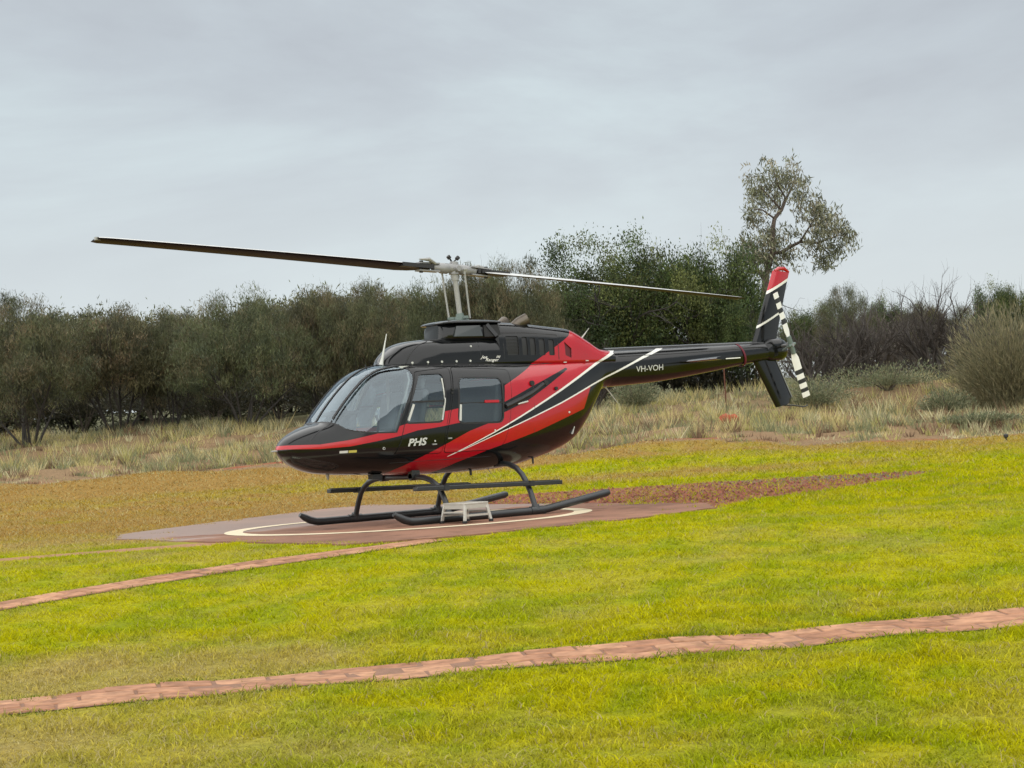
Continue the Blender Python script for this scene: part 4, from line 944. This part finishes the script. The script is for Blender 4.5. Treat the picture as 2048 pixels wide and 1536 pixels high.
# main rotor blades: aerofoil loft with pitch, a little droop
def blade(sg):
    mb=MB(); rs=np.concatenate([[.44,.50,.62],np.linspace(.8,4.98,26),[5.04,5.075]]); af=[]
    for k in range(18):
        a=2*math.pi*k/18; u=.5*(1-math.cos(a)) ; t=.6*(1.485*math.sqrt(max(u,0))-.63*u-1.758*u*u+1.4215*u**3-.5075*u**4)*.22; af.append((u-.25,t if a<=math.pi else -t))
    vs=[]; n=len(af)
    for r_ in rs:
        ch=.33 if r_>.7 else .20+.13*max(r_-.44,0)/.26
        if r_>5.0: ch=.33-.9*(r_-5.0)
        th=math.radians(11.5-7.5*(r_-.5)/4.6); dr=-.02*math.sin(math.pi*(r_/5.08))*0-.035*(r_/5.08)**2
        lead=by*(-sg)*-1.0
        lead=-by if sg<0 else by                # counter-clockwise rotor: leading edge towards port on the forward blade
        for u,t in af:
            o_=hubp(sg*r_,0,dr); c_,s_=math.cos(th),math.sin(th); fwd=-u*ch
            q=o_+lead*(fwd*c_-t*ch*s_*0)+bz*(fwd*s_+t*ch*c_); vs.append(q)
    fs=[]
    for i in range(len(rs)-1):
        for k in range(n): fs.append((i*n+k,i*n+(k+1)%n,(i+1)*n+(k+1)%n,(i+1)*n+k))
    fs+=[tuple(range(n)),tuple((len(rs)-1)*n+k for k in range(n))]
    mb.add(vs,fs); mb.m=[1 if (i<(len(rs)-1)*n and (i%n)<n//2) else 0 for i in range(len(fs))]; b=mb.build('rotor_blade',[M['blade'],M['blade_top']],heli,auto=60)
    mb=MB(); mb.bar(hubp(sg*5.04,0,-.035),hubp(sg*5.10,0,-.035),.05,.035); mb.build('blade_tip_weight',M['grey_metal'],b)
    mb=MB(); mb.bar(hubp(sg*.40,0,-.003),hubp(sg*.86,0,-.003),.19,.052,up=bz); mb.build('blade_root_plate',M['rubber'],b)
blade(-1); blade(1)

# ------------------------------------------------------------------ tail
def fin(name, LE, TE, thick, polys, mats, y=0.):
    """LE, TE: lists of (x,z) at the same span stations"""
    bm=bmesh.new(); U=[0,.02,.06,.14,.28,.45,.62,.8,.93,1]; prof=[0,.35,.6,.85,1,.98,.82,.5,.22,.05]; rings=[]
    S=np.linspace(0,1,22); t0=np.linspace(0,1,len(LE))
    le=[(np.interp(s,t0,[q[0] for q in LE]),np.interp(s,t0,[q[1] for q in LE])) for s in S]; te=[(np.interp(s,t0,[q[0] for q in TE]),np.interp(s,t0,[q[1] for q in TE])) for s in S]
    for (xa,za),(xb,zb) in zip(le,te):
        ring=[bm.verts.new((xa+(xb-xa)*u,y-thick*k/2,za+(zb-za)*u)) for u,k in zip(U,prof)]+[bm.verts.new((xa+(xb-xa)*u,y+thick*k/2,za+(zb-za)*u)) for u,k in list(zip(U,prof))[::-1][:-1]]
        rings.append(ring)
    n=len(rings[0])
    for a,b in zip(rings,rings[1:]):
        for k in range(n): bm.faces.new((a[k],a[(k+1)%n],b[(k+1)%n],b[k]))
    bm.faces.new(rings[0]); bm.faces.new(rings[-1]); bmesh.ops.recalc_face_normals(bm,faces=bm.faces)
    for pl,_ in polys: knife(bm,pl)
    bm.normal_update()
    def mi(f):
        c=f.calc_center_median()
        for pl,k in polys:
            if pip(c.x,c.z,pl): return k
        return 0
    o=extract(bm,list(bm.faces),name,mats,heli,0,0,mi); bm.free(); return o
wl=strip_poly([(8.50,2.955),(9.20,3.255)],.020,.020); wl2=strip_poly([(8.35,2.475),(8.98,2.745)],.016,.016)
uf=fin('upper_fin',[(8.20,2.10),(8.262,2.27),(8.44,2.64),(8.62,3.01),(8.70,3.18),(8.775,3.34)],[(8.70,2.10),(8.775,2.34),(8.89,2.68),(9.0,2.98),(9.065,3.16),(9.125,3.315)],.075,[(wl,2),(wl2,2),([(8.3,2.99),(8.50,2.955),(9.20,3.255),(9.4,3.5),(8.3,3.6)],1)],PAINT)
mb=MB(); mb.tube([(8.80,-.02,3.335),(8.90,0,3.372),(9.02,0,3.375),(9.115,.0,3.32)],[.02,.03,.03,.018],8); mb.build('fin_cap',M['red'],uf)
lf=fin('lower_fin',[(8.18,2.08),(8.235,1.966),(8.45,1.60),(8.58,1.38),(8.66,1.245)],[(8.68,2.08),(8.71,1.99),(8.86,1.69),(9.0,1.40),(8.972,1.300)],.075,[],PAINT)
mb=MB(); mb.bar((8.715,-.004,1.985),(9.01,-.004,1.392),.014,.016,up=(1,0,.5)); mb.build('trailing_edge_strip',M['steel'],lf)
mb=MB(); mb.tube([(8.80,0,1.275),(9.05,0,1.262),(9.26,0,1.232),(9.345,0,1.255)],[.012,.012,.011,.009],8); mb.build('tail_skid',M['skid'],heli)
# gearbox fairing and tail rotor
mb=MB()
T=np.array([(8.40,2.20,2.02,.10,2.11,2.2,2.2),(8.48,2.26,1.98,.125,2.12,2.4,2.4),(8.58,2.30,1.955,.135,2.13,2.6,2.6),(8.74,2.305,1.955,.135,2.135,2.6,2.6),(8.86,2.275,1.98,.115,2.13,2.4,2.4),(8.93,2.22,2.03,.07,2.13,2.2,2.2)])
bm=loft(T,np.linspace(8.40,8.93,26),36); bm.normal_update(); extract(bm,list(bm.faces),'tail_gearbox_fairing',M['black'],heli); bm.free()
TR=Vector((8.75,-.32,2.175))
mb=MB(); mb.tube([(8.75,-.08,2.175),TR+Vector((0,-.05,0))],.026,12); mb.tube([TR+Vector((0,.06,0)),TR+Vector((0,.02,0))],[.05,.05],14); trh=mb.build('tail_rotor_hub',M['steel'],heli)
dv=Vector((-.28,-.0,.853)).normalized(); cv=Vector((dv.z,0,-dv.x))
mb=MB(); mb.tube([TR-dv*.14,TR+dv*.14],[.04,.04],12); mb.tube([TR-cv*.07+Vector((0,-.02,0)),TR+cv*.07+Vector((0,-.02,0))],.022,10); mb.tube([TR+cv*.07,TR+cv*.10+dv*.04+Vector((0,.10,0))],.012,8); mb.tube([TR-cv*.07,TR-cv*.10-dv*.04+Vector((0,.10,0))],.012,8); mb.build('tail_rotor_yoke',M['green_metal'],trh)
tip=[(.0,.13),(.42,.52),(.52,.62),(.62,.72),(.72,.79)]
for sg in(-1,1):
    mb=MB(); cuts=[.12,.22,.44,.53,.615,.70,.765,.835]; mats=[0,0,1,0,1,0,0] if sg<0 else [0,0,1,0,1,0,0]
    if sg<0: cuts=[.12,.22,.40,.47,.55,.615,.695,.755,.835]; mats=[0,0,1,0,1,0,1,0]
    else: cuts=[.12,.22,.34,.42,.52,.59,.68,.75,.835]; mats=[0,0,1,0,1,0,1,0]
    tw=math.radians(12)
    for (a,b),m in zip(zip(cuts,cuts[1:]),mats):
        vs=[]
        for r_ in(a,b):
            ch=.075 if r_<.15 else .135
            for u,t in((-.5,0),(-.2,.009),(.2,.008),(.5,0),(.2,-.008),(-.2,-.009)):
                vs.append(TR+dv*sg*r_+cv*(u*ch*math.cos(tw))+Vector((0,1,0))*(u*ch*math.sin(tw)*sg+t))
        mb.add(vs,[(k,(k+1)%6,(k+1)%6+6,k+6) for k in range(6)]+[(0,1,2,3,4,5),(11,10,9,8,7,6)],m)
    mb.build('tail_rotor_blade',[M['white'],M['rubber']],heli,smooth=False)
# horizontal stabiliser
mb=MB(); af=[(0,0),(.06,.022),(.25,.032),(.55,.026),(1,.002),(.55,-.012),(.25,-.018),(.06,-.014)]; vs=[]; ys=np.linspace(-.98,.98,15)
for y in ys:
    for u,t in af: vs.append((6.60+u*.46,y,1.975+t))
n=len(af); fs=[(i*n+k,i*n+(k+1)%n,(i+1)*n+(k+1)%n,(i+1)*n+k) for i in range(14) for k in range(n)]+[tuple(range(n)),tuple(14*n+k for k in range(n))]; mb.add(vs,fs); mb.build('stabiliser',M['black'],heli)
mb=MB(); mb.bar((6.78,-.985,1.968),(7.06,-.985,1.975),.010,.014); mb.build('stabiliser_end_strip',M['white'],heli,smooth=False)
# red tie-down strap round the boom
strap=mat('dark_red_strap',(.12,.008,.02),.7); mb=MB(); vs=[]; n=28
for x0 in(7.86,7.90):
    zt,zb,hw,zc,n1,n2=[float(q) for q in sec(BOOM,x0)]
    for k in range(n):
        a=2*math.pi*k/n; vs.append((x0+.12*(1-math.sin(a))*.5,math.cos(a)*(hw+.006),zc+math.sin(a)*((zt-zc if math.sin(a)>0 else zc-zb)+.006)))
mb.add(vs,[(k,(k+1)%n,(k+1)%n+n,k+n) for k in range(n)]); o=mb.build('tie_down_strap',strap,heli); sm=o.modifiers.new('t','SOLIDIFY'); sm.thickness=.004

# ------------------------------------------------------------------ landing gear
for sg in(-1,1):
    y=sg*1.16; mb=MB()
    mb.tube([(.93,y,.175),(1.0,y,.135),(1.08,y,.095),(1.17,y,.071),(1.30,y,.066),(2.2,y,.066),(3.16,y,.066),(3.24,y,.070),(3.34,y,.082),(3.7,y,.132),(4.30,y,.218),(4.345,y,.224)],[.030,.046,.05,.05,.05,.05,.05,.05,.05,.05,.05,.034],18)
    sk=mb.build('skid',M['skid'],heli)
    for a,b in((1.2,1.75),(2.7,3.25)):
        mb=MB(); mb.bar((a,y,.020),(b,y,.020),.05,.014); mb.build('skid_shoe',M['rubber'],sk)
    for x in(1.78,3.12):
        mb=MB(); mb.tube([(x-.10,y,.068),(x+.10,y,.068)],.057,18); mb.tube([(x,y,.06),(x,y-sg*.02,.14)],[.062,.05],14); mb.build('skid_clamp',M['skid'],sk)
    mb=MB(); z0,z1=.462,.405
    mb.bar((1.33,sg*1.055,z0),(3.62,sg*1.055,z1),.10,.055); st=mb.build('flight_step',M['skid'],heli,bevel=.008)
    mb=MB(); mb.bar((1.36,sg*1.055,z0+.0325),(3.59,sg*1.055,z1+.0325),.075,.010); mb.build('step_tread',M['rubber'],st)
    for x,z in((1.78,.45),(3.12,.42)):
        mb=MB(); mb.bar((x,sg*1.11,z),(x,sg*.95,z),.07,.075); mb.build('step_bracket',M['skid'],st)
for x,pts in((1.78,[(1.15,.07),(1.05,.28),(.965,.41),(.87,.49),(.75,.55),(.60,.585),(.40,.60),(0,.602)]),(3.12,[(1.16,.07),(1.06,.30),(.985,.43),(.89,.545),(.77,.63),(.62,.68),(.42,.70),(0,.70)])):
    P=[(x,-a,b) for a,b in pts]+[(x,a,b) for a,b in pts[::-1][1:]]; mb=MB(); mb.tube(P,.036,14); ct=mb.build('crosstube',M['skid'],heli)
    for sg in(-1,1):
        mb=MB(); z=pts[-2][1]; mb.box((x,sg*.36,z+.035),(.12,.10,.11)); mb.tube([(x-.06,sg*.36,z),(x+.06,sg*.36,z)],.046,12); mb.build('crosstube_mount',M['skid'],ct)
# belly fittings
mb=MB(); mb.box((1.28,-.22,.635),(.14,.12,.06)); mb.build('belly_box',M['rubber'],heli)
mb=MB(); mb.tube([(.705,0,.72),(.71,0,.635)],[.028,.012],10); mb.build('drain_mast',M['grey_metal'],heli)
mb=MB(); mb.tube([(2.75,-.25,.66),(2.75,-.25,.565)],.018,10); mb.build('fuel_drain',M['rubber'],heli)
mb=MB(); mb.tube([(3.05,-.2,.66),(3.12,-.2,.56)],[.006,.004],6); mb.build('belly_antenna',M['grey_metal'],heli)
mb=MB(); mb.tube([(3.75,-.30,.80),(3.74,-.32,.66)],[.016,.012],8); mb.build('vent_pipe',M['rubber'],heli)
mb=MB(); mb.tube([(.02,0,1.037),(-.07,0,1.037),(-.085,0,1.037)],[.014,.010,.006],10); mb.build('pitot_tube',M['grey_metal'],heli)
# aerials
mb=MB(); mb.tube([(1.545,-.1,2.07),(1.57,-.1,2.16),(1.655,-.1,2.475)],[.032,.016,.005],10); mb.build('roof_antenna',M['cream'],heli)
mb=MB(); mb.tube([(4.955,0,2.31),(4.965,0,2.37),(5.11,0,2.51)],[.024,.012,.003],8); mb.build('cowl_antenna',M['cream'],heli)
mb=MB(); mb.tube([(5.33,0,1.67),(5.37,0,1.635),(5.56,0,1.42)],[.014,.010,.003],8); mb.build('boom_antenna',M['cream'],heli)
mb=MB(); mb.tube([(1.375,0,2.04),(1.365,0,2.09)],[.012,.006],6); mb.build('roof_temperature_probe',M['rubber'],heli)

# ------------------------------------------------------------------ small fittings on the port and starboard skin
def skin(T,x,z,sg): return Vector((x,sg*half_width(T,x,z),z))
def disc(name,T,x,z,r,m,parent,sg=-1,h=.006):
    p=skin(T,x,z,sg); mb=MB(); mb.tube([p-Vector((0,sg*.004,0)),p+Vector((0,sg*h,0))],r,14); mb.build(name,M[m],parent)
for sg in(-1,1):
    for x in(1.86,2.08,2.29,2.52,2.74): disc('fastener',COWL,x,2.075,.015,'cream',heli,sg,.008)
    disc('fastener',COWL,2.78,2.27,.013,'cream',heli,sg,.008)
    for x,z in((3.345,2.085),(3.66,2.08),(4.14,2.07)): 
        p=skin(ENG,x,z,sg); mb=MB(); mb.bar(p+Vector((0,sg*.004,-.03)),p+Vector((0,sg*.004,.03)),.012,.012); mb.build('cowl_latch',M['cream'],heli)
    for x,z in((4.36,2.02),(4.78,2.035)):
        p=skin(ENG,x,z,sg); mb=MB(); mb.bar(p+Vector((-.025,sg*.004,0)),p+Vector((.025,sg*.004,0)),.010,.012); mb.build('cowl_latch',M['cream'],heli)
    disc('door_lock',POD,1.945,1.046,.011,'cream',heli,sg); disc('door_lock',POD,2.90,1.14,.012,'cream',heli,sg)
    disc('step_plug',POD,1.188,.99,.018,'cream',heli,sg); disc('step_plug',POD,1.188,.99,.012,'rubber',heli,sg,.009)
    for x,z,w_ in((1.93,1.005,.07),(2.17,1.07,.06)): 
        p=skin(POD,x,z,sg); mb=MB(); mb.bar(p+Vector((-w_/2,sg*.012,0)),p+Vector((w_/2,sg*.012,0)),.014,.018); mb.build('door_handle',M['steel'],heli)
    for x,m in((.665,'cream'),(.775,'amber')):
        q=[]
        for dx in(-.05,.05):
            for z in(.962,.992): q.append(skin(POD,x+dx,z,sg)+Vector((0,sg*.004,0)))
        mb=MB(); mb.add([q[0],q[2],q[3],q[1]]+[v-Vector((0,sg*.005,0)) for v in(q[0],q[2],q[3],q[1])],[(0,1,2,3),(7,6,5,4),(0,4,5,1),(1,5,6,2),(2,6,7,3),(3,7,4,0)]); mb.build('placard',M[m],heli,smooth=False)
    # fuel filler, bleed vents and the dark vent pipe along the flank
    for x,z,r in((3.600,1.742,.035),(3.87,1.742,.034),(4.05,1.66,.024)): disc('flank_vent',POD,x,z,r,'rubber',heli,sg,.03)
    P=[skin(POD,x,z,sg)+Vector((0,sg*.006,0)) for x,z in((3.10,1.445),(3.25,1.495),(3.40,1.545),(3.55,1.60),(3.70,1.665),(3.82,1.725))]
    mb=MB(); mb.tube(P,[.035,.038,.03,.036,.028,.03],8); mb.build('wire_bundle',M['rubber'],heli)
    P=[skin(POD,x,z,sg)+Vector((0,sg*.02,0)) for x,z in((3.30,1.47),(3.48,1.50))]; mb=MB(); mb.tube(P,.011,8); mb.build('flank_handle',M['cream'],heli)
    p=skin(POD,4.42,1.08,sg); mb=MB(); mb.bar(p+Vector((-.02,sg*.004,-.05)),p+Vector((.02,sg*.004,.05)),.03,.012); mb.build('placard',M['cream'],heli,smooth=False)
    disc('flank_vent',POD,4.30,1.33,.014,'cream',heli,sg,.008)
    d=panes[('fdoor','port' if sg<0 else 'star')]
    mb=MB(); mb.bar((1.64,sg*.628,1.56),(2.115,sg*.648,1.555),.02,.022); mb.build('window_bar',M['rubber'],d)
    q=[Vector((1.660,sg*.642,1.53)),Vector((1.560,sg*.650,1.325))]; mb=MB(); mb.bar(q[0],q[1],.012,.03,up=(1,0,-.5)); mb.build('window_vent_strip',M['cream'],d)
    mb=MB(); mb.bar((2.135,sg*.603,1.85),(2.137,sg*.652,1.56),.018,.016,up=(1,0,0)); mb.bar((2.137,sg*.652,1.56),(2.072,sg*.658,1.31),.018,.016,up=(1,0,0)); mb.build('window_edge_trim',M['cream'],d)
    d=panes[('rdoor','port' if sg<0 else 'star')]
    mb=MB(); mb.bar((2.37,sg*.640,1.515),(3.055,sg*.637,1.505),.02,.02); mb.build('window_bar',M['rubber'],d)
    mb=MB(); mb.bar((2.76,sg*.655,1.525),(2.99,sg*.653,1.520),.014,.034); mb.build('window_pull',M['red'],d)
    mb=MB(); mb.bar((2.375,sg*.652,1.50),(2.352,sg*.658,1.29),.014,.034,up=(1,0,0)); mb.build('window_vent_strip',M['cream'],d)
    mb=MB(); q=[(2.045,1.52),(2.03,1.43)]
    for x,z in((2.262,1.70),(2.255,1.655)):
        p=skin(POD,x,z,sg); mb.box(p,(.035,.03,.025))
    mb.build('door_hinge',M['rubber'],heli)

def seam(T,pts,sg,parent,r=.005):
    P=[skin(T,x,z,sg)+Vector((0,sg*.0005,0)) for x,z in pts]; mb=MB(); mb.tube(P,r,6); mb.build('panel_seam',M['rubber'],parent)
for sg in(-1,1):
    seam(COWL,[(1.775,2.06),(1.80,2.12),(1.85,2.19),(1.93,2.26),(2.03,2.315),(2.16,2.35)],sg,heli,.008)
    seam(COWL,[(2.925,2.06),(2.915,2.16),(2.905,2.27),(2.90,2.33)],sg,heli,.004)
    seam(ENG,[(3.305,2.08),(3.305,2.25),(3.305,2.44)],sg,eng,.005); seam(ENG,[(4.245,2.06),(4.245,2.25),(4.245,2.40)],sg,eng,.005); seam(ENG,[(3.305,2.44),(3.7,2.435),(4.245,2.40)],sg,eng,.005)
    seam(POD,[(3.35,1.985),(3.8,2.0),(4.3,2.02),(4.8,2.045),(5.1,2.06)],sg,heli,.006)
    seam(POD,[(3.56,.80),(3.60,1.1),(3.62,1.4),(3.63,1.7),(3.62,1.93)],sg,heli,.0035); seam(BOOM,[(5.34,1.75),(5.345,1.9),(5.34,2.08)],sg,heli,.004)
    seam(POD,[(1.30,.80),(1.6,.80),(2.2,.80),(2.8,.80),(3.3,.83)],sg,heli,.0035)
    seam(BOOM,[(5.45,2.085),(6.4,2.10),(7.4,2.13),(8.3,2.165)],sg,heli,.005)

# lettering laid onto the skin
def lettering(name,txt,T,x0,x1,z0,h,slope,shear,bold,m,italic_font=False):
    cu=bpy.data.curves.new(name,'FONT'); cu.body=txt; cu.size=1; cu.shear=shear; cu.offset=bold; cu.resolution_u=3; tmp=bpy.data.objects.new(name,cu); COL.objects.link(tmp)
    dg=bpy.context.evaluated_depsgraph_get(); me=bpy.data.meshes.new_from_object(tmp.evaluated_get(dg)); bpy.data.objects.remove(tmp); bpy.data.curves.remove(cu)
    bm=bmesh.new(); bm.from_mesh(me); bmesh.ops.triangulate(bm,faces=bm.faces)
    xs_=[v.co.x for v in bm.verts]; ys_=[v.co.y for v in bm.verts]; a,b=min(xs_),max(xs_); c,d=min(ys_),max(ys_)
    for v in bm.verts:
        x=x0+(v.co.x-a)/(b-a)*(x1-x0); z=z0+(v.co.y-c)/(d-c)*h+(x-x0)*slope; v.co=Vector((x,-(half_width(T,x,z)+.004),z))
    for f in bm.faces:
        if f.normal.y>0: f.normal_flip()
    bm.to_mesh(me); bm.free(); me.materials.clear(); me.materials.append(M[m]); return new_obj(name,me,heli)
lettering('lettering','PHS',POD,1.535,1.825,.995,.098,.02,.25,.035,'cream')
lettering('lettering','VH-VOH',BOOM,5.735,6.262,1.853,.083,.035,0,.008,'cream')
lettering('lettering','Jet',COWL,2.900,3.025,2.092,.050,-.05,.45,.012,'white')
lettering('lettering','Ranger',COWL,2.985,3.205,2.052,.052,-.03,.45,.012,'white')
lettering('lettering','III',COWL,3.165,3.235,2.105,.030,-.03,.3,.01,'white')

# ------------------------------------------------------------------ cabin interior
mb=MB(); mb.box((2.05,0,.84),(2.0,.92,.05)); mb.build('cabin_floor',M['inter'],heli)
mb=MB(); mb.box((3.22,0,1.40),(.06,1.04,.80)); mb.build('rear_bulkhead',M['inter'],heli)
mb=MB(); mb.box((2.15,0,2.02),(1.0,.8,.03)); mb.build('headliner',M['cream'],heli)
def seat(x,y,w):
    mb=MB(); mb.box((x,y,.98),(.46,w,.30)); mb.build('seat_base',M['inter'],heli,bevel=.02)
    mb=MB(); mb.box((x,y,1.17),(.46,w,.10)); mb.build('seat_cushion',M['seat'],heli,bevel=.035)
    mb=MB(); mb.bar((x+.21,y,1.18),(x+.36,y,1.70),w,.10,up=(0,1,0)); 
    mb=MB(); mb.bar((x+.21,y,1.20),(x+.34,y,1.72),w*.96,.09,up=(1,0,0)); mb.build('seat_back',M['seat'],heli,bevel=.035)
    mb=MB(); mb.bar((x+.345,y,1.73),(x+.375,y,1.88),w*.5,.07,up=(1,0,0)); mb.build('headrest',M['seat'],heli,bevel=.03)
for sg in(-1,1): seat(1.62,sg*.30,.46)
mb=MB(); mb.box((2.82,0,1.0),(.48,1.08,.34)); mb.box((2.82,0,1.21),(.48,1.06,.10)); mb.build('bench_seat',M['seat'],heli,bevel=.03)
mb=MB(); mb.bar((3.03,0,1.24),(3.13,0,1.82),1.06,.10,up=(1,0,0)); mb.build('bench_back',M['seat'],heli,bevel=.03)
mb=MB(); mb.box((2.08,0,1.35),(.14,.30,1.15)); mb.build('control_column_housing',M['inter'],heli,bevel=.02)
mb=MB(); mb.box((1.03,.10,1.12),(.24,.30,.62)); mb.build('instrument_pedestal',M['inter'],heli,bevel=.03)
mb=MB(); mb.box((.98,.12,1.47),(.30,.62,.06)); mb.box((1.04,.12,1.36),(.10,.58,.20)); mb.build('instrument_hood',M['inter'],heli,bevel=.03)
for sg in(-1,1):
    mb=MB(); mb.tube([(1.36,sg*.30,.85),(1.30,sg*.30,1.15),(1.33,sg*.29,1.33),(1.30,sg*.29,1.42)],[.016,.016,.014,.022],8); mb.build('cyclic_stick',M['rubber'],heli)
    mb=MB(); mb.bar((1.06,sg*.22,.86),(1.02,sg*.22,1.02),.10,.02,up=(1,0,0)); mb.bar((1.06,sg*.38,.86),(1.02,sg*.38,1.02),.10,.02,up=(1,0,0)); mb.build('pedals',M['steel'],heli)
    mb=MB(); mb.tube([(1.40,sg*.565,1.22),(1.50,sg*.575,1.48),(1.60,sg*.565,1.68),(1.68,sg*.53,1.84),(1.70,sg*.47,1.94)],.016,8); mb.build('door_post_trim',M['cream'],heli)
    mb=MB(); mb.bar((1.93,sg*.22,1.70),(1.80,sg*.22,1.20),.045,.012); mb.bar((1.93,sg*.38,1.70),(1.80,sg*.38,1.20),.045,.012); mb.build('seat_belt',M['cream'],heli)
mb=MB(); mb.box((1.62,.05,1.98),(.18,.30,.07)); mb.build('overhead_panel',M['inter'],heli,bevel=.015)
mb=MB(); mb.tube([(1.86,-.12,1.22),(1.88,-.12,1.60),(1.90,-.12,1.98)],.028,10); mb.tube([(1.86,.30,.85),(1.88,.30,1.98)],.02,8); mb.build('cabin_tube',M['cream'],heli)
# headset hanging inside
mb=MB(); mb.tube([(1.95+.09*math.cos(a),-.30,1.80+.09*math.sin(a)) for a in np.linspace(.1,3.04,12)],.012,6); mb.tube([(1.86,-.30,1.80),(1.86,-.26,1.76)],.04,10); mb.tube([(2.04,-.30,1.80),(2.04,-.26,1.76)],.04,10); mb.build('headset',M['rubber'],heli)

# ------------------------------------------------------------------ step stool beside the skid
st=thing('step_stool','small worn aluminium step stool standing against the near skid of the helicopter','stool',(1.735,-1.555,.016))
hx,hy,H=.16,.22,.25
mb=MB(); mb.box((0,0,H-.012),(2*hx+.04,2*hy+.04,.024)); mb.build('top',M['alu'],st,bevel=.006)
for sx,sy in((-1,-1),(-1,1),(1,-1),(1,1)):
    mb=MB(); mb.bar((sx*hx,sy*hy,H-.02),(sx*(hx+.035),sy*(hy+.03),.02),.038,.026,up=(0,1,0)); lg=mb.build('leg',M['alu'],st,bevel=.004)
    mb=MB(); mb.box((sx*(hx+.036),sy*(hy+.031),.016),(.046,.042,.034)); mb.build('rubber_foot',M['rubber'],lg,bevel=.005)
for s_ in(-1,1):
    mb=MB(); mb.bar((s_*(hx+.008),-hy,H-.045),(s_*(hx+.008),hy,H-.045),.016,.062); mb.build('apron',M['alu'],st,bevel=.003)
    mb=MB(); mb.bar((-hx,s_*(hy+.008),H-.045),(hx,s_*(hy+.008),H-.045),.016,.062); mb.build('apron',M['alu'],st,bevel=.003)
    mb=MB(); mb.bar((s_*(hx+.02),-hy-.01,.135),(s_*(hx+.02),hy+.01,.135),.018,.020); mb.build('rung',M['alu'],st)
    mb=MB(); mb.bar((-hx-.01,s_*(hy+.016),.095),(hx+.01,s_*(hy+.016),.095),.018,.024); mb.build('rung',M['alu'],st)
